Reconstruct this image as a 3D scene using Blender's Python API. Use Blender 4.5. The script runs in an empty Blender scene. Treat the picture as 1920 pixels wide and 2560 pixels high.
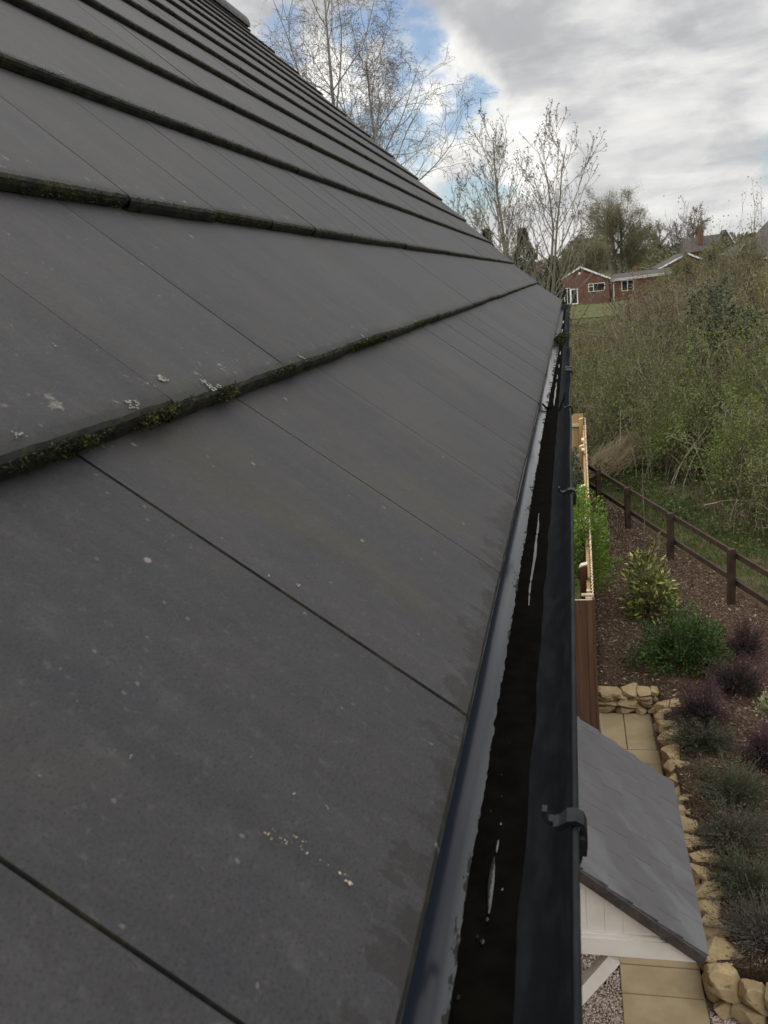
import bpy, math, random
import numpy as np
from mathutils import Matrix, Vector, noise as mnoise

SC = bpy.context.scene
COL = SC.collection
R = math.radians
rng = np.random.default_rng(7)
random.seed(7)

# ------------------------------------------------------------------ camera
YAW, PITCH, ROLL = 0.2334, 0.2547, -0.1
cd = bpy.data.cameras.new('camera')
cam = bpy.data.objects.new('camera', cd); COL.objects.link(cam)
f_ = Vector((-math.sin(YAW)*math.cos(PITCH), math.cos(YAW)*math.cos(PITCH), -math.sin(PITCH)))
r_ = Vector((math.cos(YAW), math.sin(YAW), 0)); u_ = r_.cross(f_)
r2 = r_*math.cos(ROLL)+u_*math.sin(ROLL); u2 = -r_*math.sin(ROLL)+u_*math.cos(ROLL)
M = Matrix((r2, u2, -f_)).transposed().to_4x4(); M.translation = (0.0797, 0, 0.2947)
cam.matrix_world = M
cd.sensor_fit = 'VERTICAL'; cd.sensor_height = 36; cd.lens = 2116.5/2560*36
cd.clip_start = 0.02; cd.clip_end = 3000
cd.dof.use_dof = True; cd.dof.focus_distance = 1.7; cd.dof.aperture_fstop = cd.lens/1.35
SC.camera = cam

# ------------------------------------------------------------------ world
SUN_DIR = Vector((-0.62, 0.42, 0.62)).normalized()
SUN_EL = math.asin(SUN_DIR.z); SUN_ROT = math.atan2(SUN_DIR.x, SUN_DIR.y)

class G:
    """small node-graph helper"""
    def __init__(s, nt): s.nt = nt; nt.nodes.clear()
    def n(s, kind, ins=None, **props):
        nd = s.nt.nodes.new(kind)
        for k, v in props.items(): setattr(nd, k, v)
        for k, v in (ins or {}).items():
            sock = nd.inputs[k]
            if isinstance(v, bpy.types.NodeSocket): s.nt.links.new(v, sock)
            else: sock.default_value = v
        return nd
    def m(s, op, a, b=0.0, c=None, clamp=False):
        i = {0: a, 1: b}
        if c is not None: i[2] = c
        return s.n('ShaderNodeMath', i, operation=op, use_clamp=clamp).outputs[0]
    def rng(s, v, a, b, c=0.0, d=1.0, smooth=True):
        return s.n('ShaderNodeMapRange', {0: v, 1: a, 2: b, 3: c, 4: d}, interpolation_type='SMOOTHSTEP' if smooth else 'LINEAR', clamp=True).outputs[0]
    def mix(s, f, a, b, blend='MIX'):
        nd = s.nt.nodes.new('ShaderNodeMix'); nd.data_type = 'RGBA'; nd.blend_type = blend
        for i, v in ((0, f), (6, a), (7, b)):
            if isinstance(v, bpy.types.NodeSocket): s.nt.links.new(v, nd.inputs[i])
            else: nd.inputs[i].default_value = v if i == 0 else (tuple(v)+(1,) if len(v) == 3 else v)
        return nd.outputs[2]
    def noise(s, vec, scale, detail=4, rough=.55, dist=0.0):
        return s.n('ShaderNodeTexNoise', {'Vector': vec, 'Scale': scale, 'Detail': detail, 'Roughness': rough, 'Distortion': dist}).outputs[0]
    def mapping(s, vec, scale=(1, 1, 1), rot=(0, 0, 0), loc=(0, 0, 0)):
        return s.n('ShaderNodeMapping', {'Vector': vec, 'Location': loc, 'Rotation': rot, 'Scale': scale}).outputs[0]

w = bpy.data.worlds.new('World'); SC.world = w; w.use_nodes = True
g = G(w.node_tree)
d0 = g.n('ShaderNodeTexCoord').outputs['Generated']
dn = g.n('ShaderNodeVectorMath', {0: d0}, operation='NORMALIZE').outputs[0]
sp = g.n('ShaderNodeSeparateXYZ', {0: dn}).outputs
dz = g.m('ADD', g.m('MAXIMUM', sp[2], 0.0), 0.20)
pl = g.n('ShaderNodeCombineXYZ', {0: g.m('DIVIDE', sp[0], dz), 1: g.m('DIVIDE', sp[1], dz), 2: 0.0}).outputs[0]
big = g.noise(g.mapping(pl, (.85, 1.15, 1), (0, 0, R(8)), (3.1, 1.7, 0)), 1.7, 7, .56, .35)
fine = g.noise(g.mapping(dn, (1, 1, 2.3), (0, R(-7), 0), (1.3, .4, .2)), 7.5, 7, .58, .25)
puff = g.noise(g.mapping(dn, (1, 1, 1.6)), 11.0, 6, .6, .25)
def spot(c, rad):
    c = Vector(c).normalized()
    d = g.n('ShaderNodeVectorMath', {0: dn, 1: tuple(c)}, operation='DOT_PRODUCT').outputs['Value']
    cr = math.cos(R(rad))
    return g.m('DIVIDE', g.m('SUBTRACT', d, cr), 1-cr)
def spots(lst):
    v = None
    for c, rad in lst:
        s = spot(c, rad); v = s if v is None else g.m('MAXIMUM', v, s)
    return v
gaps = spots([((-.270, .929, .252), 2.2), ((-.195, .945, .255), 3.0), ((-.180, .958, .220), 4.2), ((-.195, .963, .180), 4.0), ((-.158, .974, .165), 3.4),
              ((-.108, .979, .170), 2.6), ((.220, .972, .088), 2.2), ((-.105, .99, .088), 3.0), ((.7, -.3, .5), 14), ((-.7, -.5, .45), 16)])
blue = g.rng(g.m('ADD', gaps, g.m('MULTIPLY', g.m('SUBTRACT', puff, .5), 4.6)), .25, 1.15)
blue = g.m('MULTIPLY', blue, g.rng(gaps, -.9, .1))
bright = spots([((-.128, .968, .207), 3.6), ((-.115, .976, .186), 3.4), ((-.098, .983, .158), 3.0), ((-.169, .973, .150), 4.2), ((-.24, .95, .2), 4.0), ((-.04, .99, .125), 3.4)])
bright = g.m('MULTIPLY', g.rng(g.m('ADD', bright, g.m('MULTIPLY', g.m('SUBTRACT', puff, .5), 1.6)), -.05, 1.0), .46)
tone = g.m('ADD', g.m('MULTIPLY', g.rng(big, .38, .64), .17), g.m('MULTIPLY', g.rng(fine, .36, .66), .27))
lum = g.m('ADD', g.m('ADD', tone, .49), bright)
low = g.rng(sp[2], .0, .13, .15, 0.0)
lum = g.m('ADD', lum, low)
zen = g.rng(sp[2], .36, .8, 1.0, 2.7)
lum = g.m('MULTIPLY', lum, zen); lum = g.m('MULTIPLY', lum, g.rng(sp[1], -.5, .3, 1.45, 1.0))  # sky overhead and behind the camera, out of view, brightened to light the foreground
lum = g.m('MULTIPLY', lum, g.rng(sp[2], -.25, -.02, .25, 1.0))
ccol = g.mix(g.rng(lum, .45, .95), (.955, .97, 1.0), (1.0, .99, .955))
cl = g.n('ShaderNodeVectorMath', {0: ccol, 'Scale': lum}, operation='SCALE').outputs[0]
sky = g.n('ShaderNodeTexSky', sky_type='NISHITA', sun_disc=False, sun_elevation=SUN_EL, sun_rotation=SUN_ROT, altitude=100, air_density=1.0, dust_density=.6, ozone_density=2.0)
b1 = g.n('ShaderNodeBackground', {0: sky.outputs[0], 1: .10})
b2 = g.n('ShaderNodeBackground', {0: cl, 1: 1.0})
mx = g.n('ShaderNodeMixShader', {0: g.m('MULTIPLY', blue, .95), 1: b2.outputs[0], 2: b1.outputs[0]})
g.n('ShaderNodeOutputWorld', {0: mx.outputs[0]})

sl = bpy.data.lights.new('sun', 'SUN'); sl.energy = 1.7; sl.angle = R(14); sl.color = (1, .95, .87)
so = bpy.data.objects.new('sun', sl); COL.objects.link(so)
so.rotation_euler = SUN_DIR.to_track_quat('Z', 'Y').to_euler()
SC.view_settings.view_transform = 'Standard'; SC.view_settings.look = 'None'
SC.view_settings.exposure = 0.0; SC.view_settings.gamma = 1.0

# ------------------------------------------------------------------ object helpers
def link(o, parent=None):
    COL.objects.link(o)
    if parent is not None: o.parent = parent
    return o
def tag(o, label=None, cat=None, group=None, kind=None):
    if label: o['label'] = label
    if cat: o['category'] = cat
    if group: o['group'] = group
    if kind: o['kind'] = kind
    return o
def empty(name, loc=(0, 0, 0), rz=0.0):
    o = bpy.data.objects.new(name, None); o.location = loc; o.rotation_euler = (0, 0, rz); o.empty_display_size = .1
    return link(o)

class MB:
    """collects polygons for ONE mesh"""
    def __init__(s): s.v = []; s.f = []; s.mi = []; s.uv = []; s.nv = 0
    def add(s, V, F, mi=0, uv=None):
        V = np.asarray(V, float).reshape(-1, 3); F = np.asarray(F, np.int64)
        if F.ndim == 1: F = F.reshape(1, -1)
        s.v.append(V); s.f.append(F + s.nv); s.mi.append(np.full(len(F), mi, np.int32)); s.nv += len(V)
        s.uv.append(np.zeros((len(V), 2)) if uv is None else np.asarray(uv, float).reshape(-1, 2))
        return s
    def box(s, c, d, mi=0, rz=0.0, mat=None):
        c = np.array(c, float); d = np.array(d, float)/2
        V = np.array([(x, y, z) for x in (-1, 1) for y in (-1, 1) for z in (-1, 1)], float)*d
        if rz:
            a, b = math.cos(rz), math.sin(rz); V = np.stack([V[:, 0]*a-V[:, 1]*b, V[:, 0]*b+V[:, 1]*a, V[:, 2]], 1)
        if mat is not None: V = V @ np.array(mat).T
        F = [(0, 1, 3, 2), (4, 6, 7, 5), (0, 4, 5, 1), (2, 3, 7, 6), (0, 2, 6, 4), (1, 5, 7, 3)]
        return s.add(V+c, F, mi)
    def bar(s, a, b, wd, ht, mi=0, up=(0, 0, 1)):
        a = np.array(a, float); b = np.array(b, float); t = b-a; L = np.linalg.norm(t); t /= L
        sd = np.cross(t, up); sd /= np.linalg.norm(sd); u = np.cross(sd, t)
        return s.box((a+b)/2, (L, wd, ht), mi, mat=np.stack([t, sd, u], 1))
    def prism(s, prof, y0, y1, mi=0):
        """closed (x,z) outline extruded along y"""
        n = len(prof); V = [(x, y0, z) for x, z in prof]+[(x, y1, z) for x, z in prof]
        s.add(V, [(i, (i+1) % n, n+(i+1) % n, n+i) for i in range(n)], mi)
        s.add(V[:n], [tuple(range(n))[::-1]], mi); s.add(V[n:], [tuple(range(n))], mi)
        return s
    def grid(s, P, mi=0, uv=None, flip=False):
        P = np.asarray(P, float); a, b = P.shape[:2]
        I = np.arange(a*b).reshape(a, b)
        F = np.stack([I[:-1, :-1], I[1:, :-1], I[1:, 1:], I[:-1, 1:]], -1).reshape(-1, 4)
        if flip: F = F[:, ::-1]
        return s.add(P.reshape(-1, 3), F, mi, None if uv is None else np.asarray(uv).reshape(-1, 2))
    def tubes(s, paths, k=4, mi=0):
        """paths: list of (points (n,3), radii (n,))"""
        grp = {}
        for p, r in paths: grp.setdefault(len(p), []).append((p, r))
        for n, L in grp.items():
            P = np.array([a for a, _ in L]); Q = np.array([b for _, b in L]); m = len(L)
            T = np.gradient(P, axis=1); T /= np.linalg.norm(T, axis=2, keepdims=True)+1e-9
            md = np.abs(T.mean(1)); ref = np.eye(3)[np.argmin(md, 1)][:, None, :]
            A = np.cross(T, ref); A /= np.linalg.norm(A, axis=2, keepdims=True)+1e-9; B = np.cross(T, A)
            th = np.arange(k)*2*math.pi/k
            ring = P[:, :, None]+Q[:, :, None, None]*(np.cos(th)[None, None, :, None]*A[:, :, None]+np.sin(th)[None, None, :, None]*B[:, :, None])
            I = np.arange(m*n*k).reshape(m, n, k); J = np.roll(I, -1, 2)
            F = np.stack([I[:, :-1], J[:, :-1], J[:, 1:], I[:, 1:]], -1).reshape(-1, 4)
            s.add(ring.reshape(-1, 3), F, mi)
        return s
    def leaves(s, C, L, Wd, mi=0, dirs=None, flat=0.0):
        """diamond leaves at C, length L, width Wd"""
        m = len(C)
        if m == 0: return s
        D = rng.normal(size=(m, 3)) if dirs is None else np.asarray(dirs, float)
        D = D/(np.linalg.norm(D, axis=1, keepdims=True)+1e-9)
        U = rng.normal(size=(m, 3)); U[:, 2] *= (1-flat)
        S = np.cross(D, U); S /= np.linalg.norm(S, axis=1, keepdims=True)+1e-9
        N = np.cross(S, D)
        L = np.broadcast_to(np.asarray(L, float), (m,))[:, None]; Wd = np.broadcast_to(np.asarray(Wd, float), (m,))[:, None]
        V = np.stack([C, C+D*L*.5+S*Wd*.5+N*L*.06, C+D*L, C+D*L*.5-S*Wd*.5+N*L*.06], 1)
        s.add(V.reshape(-1, 3), np.arange(m*4).reshape(m, 4), mi)
        return s
    def build(s, name, mats, parent=None, smooth=False, uv=False, loc=None):
        V = np.concatenate(s.v); me = bpy.data.meshes.new(name)
        me.vertices.add(len(V)); me.vertices.foreach_set('co', V.ravel())
        nl = sum(f.size for f in s.f); loops = np.concatenate([f.ravel() for f in s.f])
        tot = np.concatenate([np.full(len(f), f.shape[1]) for f in s.f]); st = np.concatenate([[0], np.cumsum(tot)[:-1]])
        me.loops.add(nl); me.loops.foreach_set('vertex_index', loops.astype(np.int32))
        me.polygons.add(len(tot)); me.polygons.foreach_set('loop_start', st.astype(np.int32))
        try: me.polygons.foreach_set('loop_total', tot.astype(np.int32))
        except Exception: pass
        if uv:
            UV = np.concatenate(s.uv); l = me.uv_layers.new(name='uv'); l.data.foreach_set('uv', UV[loops].astype(np.float32).ravel())
        me.polygons.foreach_set('material_index', np.concatenate(s.mi))
        me.polygons.foreach_set('use_smooth', np.full(len(tot), smooth))
        me.update(calc_edges=True); me.validate()
        for m_ in (mats if isinstance(mats, (list, tuple)) else [mats]): me.materials.append(m_)
        o = bpy.data.objects.new(name, me)
        if loc is not None: o.location = loc
        return link(o, parent)

def copy_tree(o, parent=None):
    c = o.copy(); COL.objects.link(c); c.parent = parent
    for ch in list(o.children): copy_tree(ch, c)
    return c

# ------------------------------------------------------------------ materials
def mat(name, fn):
    m = bpy.data.materials.new(name); m.use_nodes = True; gg = G(m.node_tree); fn(gg); return m
def out(g, col, rough=.7, spec=.3, bump=None, bstr=.3, bdist=.01, metal=0.0, extra=None):
    ins = {'Base Color': col if isinstance(col, bpy.types.NodeSocket) else tuple(col)+(1,), 'Roughness': rough, 'Specular IOR Level': spec, 'Metallic': metal}
    if bump is not None: ins['Normal'] = g.n('ShaderNodeBump', {'Height': bump, 'Strength': bstr, 'Distance': bdist}).outputs[0]
    ins.update(extra or {})
    p = g.n('ShaderNodeBsdfPrincipled', ins)
    g.n('ShaderNodeOutputMaterial', {0: p.outputs[0]}); return p
def objc(g): return g.n('ShaderNodeTexCoord').outputs['Object']
def island(g): return g.n('ShaderNodeNewGeometry').outputs['Random Per Island']

def m_noise(name, a, b, scale=8, rough=.75, spec=.25, bump=.25, bdist=.01, stretch=(1, 1, 1), isl=0.0, detail=6, lo=.35, hi=.65):
    def fn(g):
        v = g.mapping(objc(g), stretch); n = g.noise(v, scale, detail, .6)
        c = g.mix(g.rng(n, lo, hi), a, b)
        if isl:
            c = g.mix(g.m('MULTIPLY', island(g), isl), c, tuple(x*.45 for x in a))
        out(g, c, rough, spec, n, bump, bdist)
    return mat(name, fn)

def m_leaf(name, a, b, c=None, trans=.25, rough=.55, spec=.25):
    def fn(g):
        r = island(g); col = g.mix(r, a, b)
        if c is not None: col = g.mix(g.rng(r, .78, .82), col, c)
        p = g.n('ShaderNodeBsdfPrincipled', {'Base Color': col, 'Roughness': rough, 'Specular IOR Level': spec})
        t = g.n('ShaderNodeBsdfTranslucent', {0: col})
        x = g.n('ShaderNodeMixShader', {0: trans, 1: p.outputs[0], 2: t.outputs[0]})
        g.n('ShaderNodeOutputMaterial', {0: x.outputs[0]})
    return mat(name, fn)

def f_tile(g):
    uvn = g.n('ShaderNodeUVMap', uv_map='uv').outputs[0]
    s = g.n('ShaderNodeSeparateXYZ', {0: uvn}).outputs
    v3 = g.n('ShaderNodeCombineXYZ', {0: s[0], 1: s[1], 2: 0.0}).outputs[0]
    streak = g.noise(g.mapping(v3, (10, .8, 1)), 1.0, 3, .6)
    streak2 = g.noise(g.mapping(v3, (38, 1.6, 1), loc=(3, 9, 0)), 1.0, 3, .6)
    blot = g.noise(v3, 8.0, 6, .65)
    grain = g.noise(v3, 520.0, 2, .7)
    grit = g.noise(g.mapping(v3, (1, .8, 1)), 150.0, 4, .7)
    mott = g.noise(g.mapping(v3, (46, 26, 1)), 1.0, 6, .68)
    isl = island(g)
    c = g.mix(g.rng(streak, .2, .8), (0.0284, 0.0271, 0.0306), (0.0436, 0.0416, 0.0452))
    c = g.mix(g.m('MULTIPLY', g.rng(streak2, .42, .75), .26), c, (0.0568, 0.0554, 0.0573))
    c = g.mix(g.m('MULTIPLY', g.rng(blot, .50, .72), .60), c, (0.0495, 0.0462, 0.0414))
    c = g.mix(g.m('MULTIPLY', g.rng(blot, .28, .47, 1, 0), .55), c, (0.0244, 0.0238, 0.0306))
    c = g.mix(.16, c, g.mix(isl, (0.0211, 0.0211, 0.0248), (0.0607, 0.0581, 0.0605)))
    c = g.mix(g.rng(mott, .52, .78, 0, .45), c, (0.0713, 0.0693, 0.0694))
    c = g.mix(g.rng(mott, .24, .46, .40, 0), c, (0.0178, 0.0178, 0.0197))
    c = g.mix(g.rng(grit, .55, .78, 0, .34), c, (0.1156, 0.1105, 0.1083))
    c = g.mix(g.rng(grit, .24, .44, .30, 0), c, (0.0158, 0.0158, 0.0166))
    c = g.mix(g.rng(grain, .50, .74, 0, .42), c, (0.0446, 0.0436, 0.0395))
    c = g.mix(g.rng(grain, .28, .48, .45, 0), c, (0.0046, 0.0046, 0.0045))
    alg = g.noise(g.mapping(v3, (5, 2.2, 1), loc=(11, 4, 0)), 1.0, 5, .62)
    c = g.mix(g.m('MULTIPLY', g.rng(alg, .54, .72), .40), c, (0.0528, 0.0482, 0.0274))
    def flecks(scale, rad, keep, loc):
        vo = g.n('ShaderNodeTexVoronoi', {'Vector': g.mapping(v3, (1, 1, 1), loc=loc), 'Scale': scale, 'Randomness': 1.0}, feature='F1')
        warp = g.m('ADD', vo.outputs['Distance'], g.m('MULTIPLY', g.m('SUBTRACT', g.noise(v3, scale*5, 3, .7), .5), rad*2.2))
        on = g.rng(warp, rad*.6, rad, 1, 0)
        rnd = g.n('ShaderNodeSeparateColor', {0: vo.outputs['Color']}).outputs[0]
        return g.m('MULTIPLY', on, g.m('LESS_THAN', rnd, keep))
    c = g.mix(g.m('MULTIPLY', flecks(80, .13, .20, (2, 8, 0)), .25), c, (0.2210, 0.2125, 0.1887))
    c = g.mix(g.m('MULTIPLY', flecks(30, .075, .22, (0, 0, 0)), .36), c, (0.2720, 0.2550, 0.2133))
    c = g.mix(g.m('MULTIPLY', flecks(13, .050, .26, (5, 1, 0)), .42), c, (0.3060, 0.2805, 0.2215))
    c = g.mix(g.m('MULTIPLY', flecks(9, .070, .10, (15, 11, 0)), .60), c, (0.2550, 0.1785, 0.0820))
    c = g.mix(g.m('MULTIPLY', flecks(4.5, .075, .20, (8, 3, 0)), .42), c, (0.2550, 0.2465, 0.2051))
    # damp, algae-dark bottom edge above the gutter with a ragged outline
    dn_ = g.noise(g.mapping(v3, (30, 16, 1), loc=(1, 3, 0)), 1.0, 6, .68)
    eave = g.m('LESS_THAN', s[1], .34)
    dampw = g.m('ADD', -.003, g.m('MULTIPLY', g.rng(dn_, .36, .68), .042))
    damp = g.m('MULTIPLY', eave, g.rng(g.m('SUBTRACT', s[1], dampw), -.004, .002, 1, 0))
    c = g.mix(g.m('MULTIPLY', damp, .50), c, (0.0178, 0.0172, 0.0140))
    # damp under each nose: rain-shadow stains with a shape of their own
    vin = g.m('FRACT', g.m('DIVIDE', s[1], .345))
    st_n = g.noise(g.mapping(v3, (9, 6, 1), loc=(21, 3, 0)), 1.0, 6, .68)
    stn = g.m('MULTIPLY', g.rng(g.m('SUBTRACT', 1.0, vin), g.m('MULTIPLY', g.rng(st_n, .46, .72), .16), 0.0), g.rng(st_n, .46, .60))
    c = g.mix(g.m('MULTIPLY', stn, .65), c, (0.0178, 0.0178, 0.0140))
    # moss-darkened, fringed noses with pale lichen behind them
    nose_n = g.noise(g.mapping(v3, (240, 40, 1)), 1.0, 4, .72)
    nose_b = g.noise(g.mapping(v3, (9, 3, 1)), 1.0, 3, .6)
    up = g.m('GREATER_THAN', s[1], .3)
    w_ = g.m('ADD', g.m('ADD', vin, g.m('MULTIPLY', g.m('SUBTRACT', nose_n, .5), .085)), g.m('MULTIPLY', g.m('SUBTRACT', nose_b, .5), -.05))
    nose = g.m('MULTIPLY', g.rng(w_, .005, .075, 1, 0), up)
    c = g.mix(g.m('MULTIPLY', nose, .72), c, (0.0145, 0.0152, 0.0108))
    lich = g.m('MULTIPLY', g.m('MULTIPLY', g.rng(vin, .03, .05), g.rng(vin, .09, .15, 1, 0)), g.m('MULTIPLY', g.rng(g.noise(v3, 38, 4, .7), .60, .68), up))
    c = g.mix(g.m('MULTIPLY', lich, .55), c, (0.2295, 0.2210, 0.1723))
    geo = g.n('ShaderNodeNewGeometry').outputs['True Normal']
    nz = g.n('ShaderNodeSeparateXYZ', {0: geo}).outputs[2]
    fr = g.rng(nz, .05, .35, 1, 0)
    mossn = g.noise(objc(g), 30.0, 6, .72)
    c = g.mix(fr, c, g.mix(g.rng(mossn, .46, .66), (0.021, 0.021, 0.020), (0.050, 0.049, 0.025)))
    h = g.m('ADD', g.m('ADD', g.m('MULTIPLY', grain, .45), g.m('MULTIPLY', grit, .8)), g.m('MULTIPLY', mott, .5))
    out(g, c, g.rng(damp, 0, 1, .54, .56), .13, h, .45, .0014)
M_TILE = mat('slate grey concrete tile', f_tile)
M_MOSS = m_leaf('roof moss', (.018, .020, .010), (.045, .050, .020), (.075, .080, .026), .05, .95, .05)

def f_gutter(g):
    o = objc(g); s = g.n('ShaderNodeSeparateXYZ', {0: o}).outputs
    n1 = g.noise(g.mapping(o, (1, .35, 1)), 60, 5, .6)
    wetline = g.m('ADD', .013, g.m('MULTIPLY', g.m('SUBTRACT', g.noise(g.mapping(o, (1, .5, 1)), 14, 3, .5), .5), .008))
    wet = g.rng(g.m('SUBTRACT', s[0], wetline), -.004, .004, 1, 0)
    inn = g.m('MULTIPLY', wet, g.m('LESS_THAN', s[2], -.04))
    speck = g.n('ShaderNodeTexVoronoi', {'Vector': g.mapping(o, (1, .45, 1)), 'Scale': 220.0}, feature='F1')
    sn = g.m('ADD', g.noise(g.mapping(o, (1, .3, 1)), 55, 4, .7), g.m('MULTIPLY', g.rng(s[0], -.022, .004), .34))
    mud = g.m('MULTIPLY', g.rng(sn, .80, .84), inn)
    col = g.mix(inn, g.mix(g.rng(n1, .4, .7), (.008, .0095, .011), (.015, .0175, .020)), (.014, .018, .028))
    col = g.mix(mud, col, (.014, .012, .009))
    ochre = g.noise(o, 33, 3, .6)
    col = g.mix(g.m('MULTIPLY', g.rng(ochre, .72, .78), .5), col, (.16, .12, .07))
    rough = g.m('ADD', g.m('MULTIPLY', g.m('SUBTRACT', 1.0, inn), .42), g.m('ADD', .13, g.m('MULTIPLY', mud, .65)))
    out(g, col, rough, g.rng(inn, 0, 1, .07, .42), n1, .06, .0008)
M_GUT = mat('black gutter plastic', f_gutter)
M_PVC = m_noise('black plastic', (.020, .022, .025), (.034, .037, .041), 40, .38, .5, .05, .001)
M_BRK = m_noise('grey black bracket plastic', (.006, .007, .008), (.014, .015, .017), 60, .42, .15, .08, .001)
M_SLUDGE = m_noise('wet gutter silt', (.0030, .0028, .0022), (.0055, .0048, .0036), 50, .9, .02, .25, .0015)
def f_water(g): out(g, (.02, .021, .022), .05, .9, g.noise(objc(g), 90, 2), .05, .001)
M_WATER = mat('gutter water', f_water)
M_SOFFIT = m_noise('black fascia board', (.018, .019, .021), (.026, .027, .03), 10, .45, .4, .05)

def f_brick(a, b, mort, sx=4.4, sz=13.3, axis='x'):
    def fn(g):
        o = objc(g); s = g.n('ShaderNodeSeparateXYZ', {0: o}).outputs
        v = g.n('ShaderNodeCombineXYZ', {0: g.m('ADD', s[0], s[1]), 1: s[2], 2: 0.0}).outputs[0]
        b_ = g.n('ShaderNodeTexBrick', {'Vector': v, 'Color1': a+(1,), 'Color2': b+(1,), 'Mortar': mort+(1,), 'Scale': 1.0, 'Mortar Size': .006, 'Brick Width': .225, 'Row Height': .075, 'Mortar Smooth': .2})
        n = g.noise(o, 1.3, 5, .6); c = g.mix(g.m('MULTIPLY', g.rng(n, .4, .7), .35), b_.outputs[0], tuple(x*.6 for x in a))
        out(g, c, .85, .15, b_.outputs[1], -.3, .004)
    return fn
M_BRICK = mat('house brick', f_brick((.26, .13, .085), (.20, .10, .07), (.34, .31, .27)))
M_REDBRICK = mat('bungalow brick', f_brick((.165, .078, .058), (.125, .060, .046), (.18, .135, .115)))
M_WHITE = m_noise('white painted timber', (.72, .71, .66), (.80, .79, .75), 6, .45, .35, .05)
M_UPVC = m_noise('white window frame', (.72, .72, .70), (.80, .80, .78), 4, .4, .4, .03)
def f_glass(g): out(g, (.015, .018, .018), .08, .6)
M_GLASS = mat('dark window glass', f_glass)
M_FROOF = m_noise('far roof tiles', (.050, .044, .044), (.085, .075, .072), 3.0, .85, .15, .3, .02, (1, 1, 5))

def f_canopy(g):
    o = objc(g); s = g.n('ShaderNodeSeparateXYZ', {0: o}).outputs
    isl = island(g); c = g.mix(isl, (.078, .075, .080), (.090, .086, .092))
    n = g.noise(o, 9, 5, .6)
    c = g.mix(g.m('MULTIPLY', g.rng(n, .4, .7), .4), c, (.064, .061, .066))
    # whitish bloom washed diagonally down the slope
    q = g.n('ShaderNodeCombineXYZ', {0: g.m('ADD', g.m('MULTIPLY', s[1], 1.0), g.m('MULTIPLY', s[0], .9)), 1: g.m('MULTIPLY', s[0], .9), 2: 0.0}).outputs[0]
    bl = g.noise(g.mapping(q, (3.6, 1.7, 1), loc=(.35, .1, 0)), 1.0, 4, .55, .5)
    near = g.rng(g.m('ADD', s[1], g.m('MULTIPLY', s[0], -.2)), 3.35, 4.5, 1.0, .30)
    bm = g.m('MULTIPLY', g.rng(g.m('ADD', bl, g.m('MULTIPLY', near, .08)), .52, .66), near)
    c = g.mix(g.m('MULTIPLY', bm, .45), c, (.16, .168, .18))
    out(g, c, .62, .3, g.noise(o, 160, 4, .7), .25, .001)
M_CTILE = mat('grey canopy tile', f_canopy)
M_CEDGE = m_noise('dark canopy tile edge', (.050, .042, .042), (.078, .068, .066), 30, .8, .15, .3, .003)

M_RAIL = m_noise('dark brown stained rail', (.030, .019, .015), (.052, .034, .026), 6, .75, .2, .3, .004, (1, 1, 1))
def f_board(a, b, k=1.0):
    def fn(g):
        o = objc(g); gr = g.noise(g.mapping(o, (22, 22, .9)), 1.0, 5, .65, .3)
        c = g.mix(g.rng(gr, .3, .7), a, b)
        kn = g.n('ShaderNodeTexVoronoi', {'Vector': g.mapping(o, (3, 3, 1.6)), 'Scale': 2.2}, feature='F1').outputs['Distance']
        c = g.mix(g.rng(kn, .035, .075, .85, 0), c, tuple(x*.35 for x in a))
        c = g.mix(g.m('MULTIPLY', island(g), .3), c, tuple(x*.6 for x in a))
        out(g, c, .75, .2, gr, .25, .003)
    return fn
M_BOARD = mat('brown fence board', f_board((.098, .052, .032), (.150, .086, .056)))
M_PINE = mat('pale new fence board', f_board((.36, .23, .10), (.50, .34, .17)))
M_CUT = m_noise('pale cut timber', (.44, .36, .25), (.60, .52, .39), 30, .8, .15, .2, .002)

def f_slab(g):
    o = objc(g); n = g.noise(o, 3.2, 6, .6); n2 = g.noise(o, 60, 4, .7)
    c = g.mix(g.rng(n, .3, .7), (.235, .185, .108), (.315, .255, .160))
    c = g.mix(g.m('MULTIPLY', g.rng(n2, .55, .75), .4), c, (.19, .15, .09))
    c = g.mix(g.m('MULTIPLY', island(g), .25), c, (.22, .18, .11))
    out(g, c, .85, .15, n2, .25, .002)
M_SLAB = mat('buff paving slab', f_slab)
def f_stone(g):
    o = objc(g); n = g.noise(o, 6, 6, .62); n2 = g.noise(o, 38, 5, .7)
    c = g.mix(g.rng(n, .3, .7), (.21, .155, .085), (.36, .29, .175))
    rd = g.n('ShaderNodeObjectInfo').outputs['Random']
    c = g.mix(.45, c, g.mix(rd, (.17, .125, .07), (.36, .27, .14)))
    c = g.mix(g.m('MULTIPLY', g.rng(n2, .5, .72), .6), c, (.17, .13, .085))
    c = g.mix(g.m('MULTIPLY', g.rng(g.noise(o, 9, 3, .6), .58, .7), .4), c, (.34, .19, .09))
    c = g.mix(g.m('MULTIPLY', g.rng(g.noise(g.mapping(o, loc=(4, 4, 4)), 11, 3, .6), .62, .7), .7), c, (.08, .07, .05))
    out(g, c, .88, .15, g.m('ADD', n, g.m('MULTIPLY', n2, .35)), .7, .012)
M_STONE = mat('golden walling stone', f_stone)
def f_pebble(g):
    c = g.mix(island(g), (.22, .175, .14), (.50, .42, .36)); r = g.n('ShaderNodeSeparateColor', {0: c}).outputs[0]
    out(g, c, .8, .2)
M_PEB = mat('pale gravel', f_pebble)
M_GRAVBASE = m_noise('gravel bed', (.09, .07, .055), (.20, .165, .14), 60, .9, .1, .8, .01)
def f_chip(g):
    i = island(g); c = g.mix(i, (.058, .040, .028), (.165, .115, .080)); c = g.mix(g.rng(i, .80, .94), c, (.36, .28, .21))
    out(g, c, .85, .12)
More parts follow.
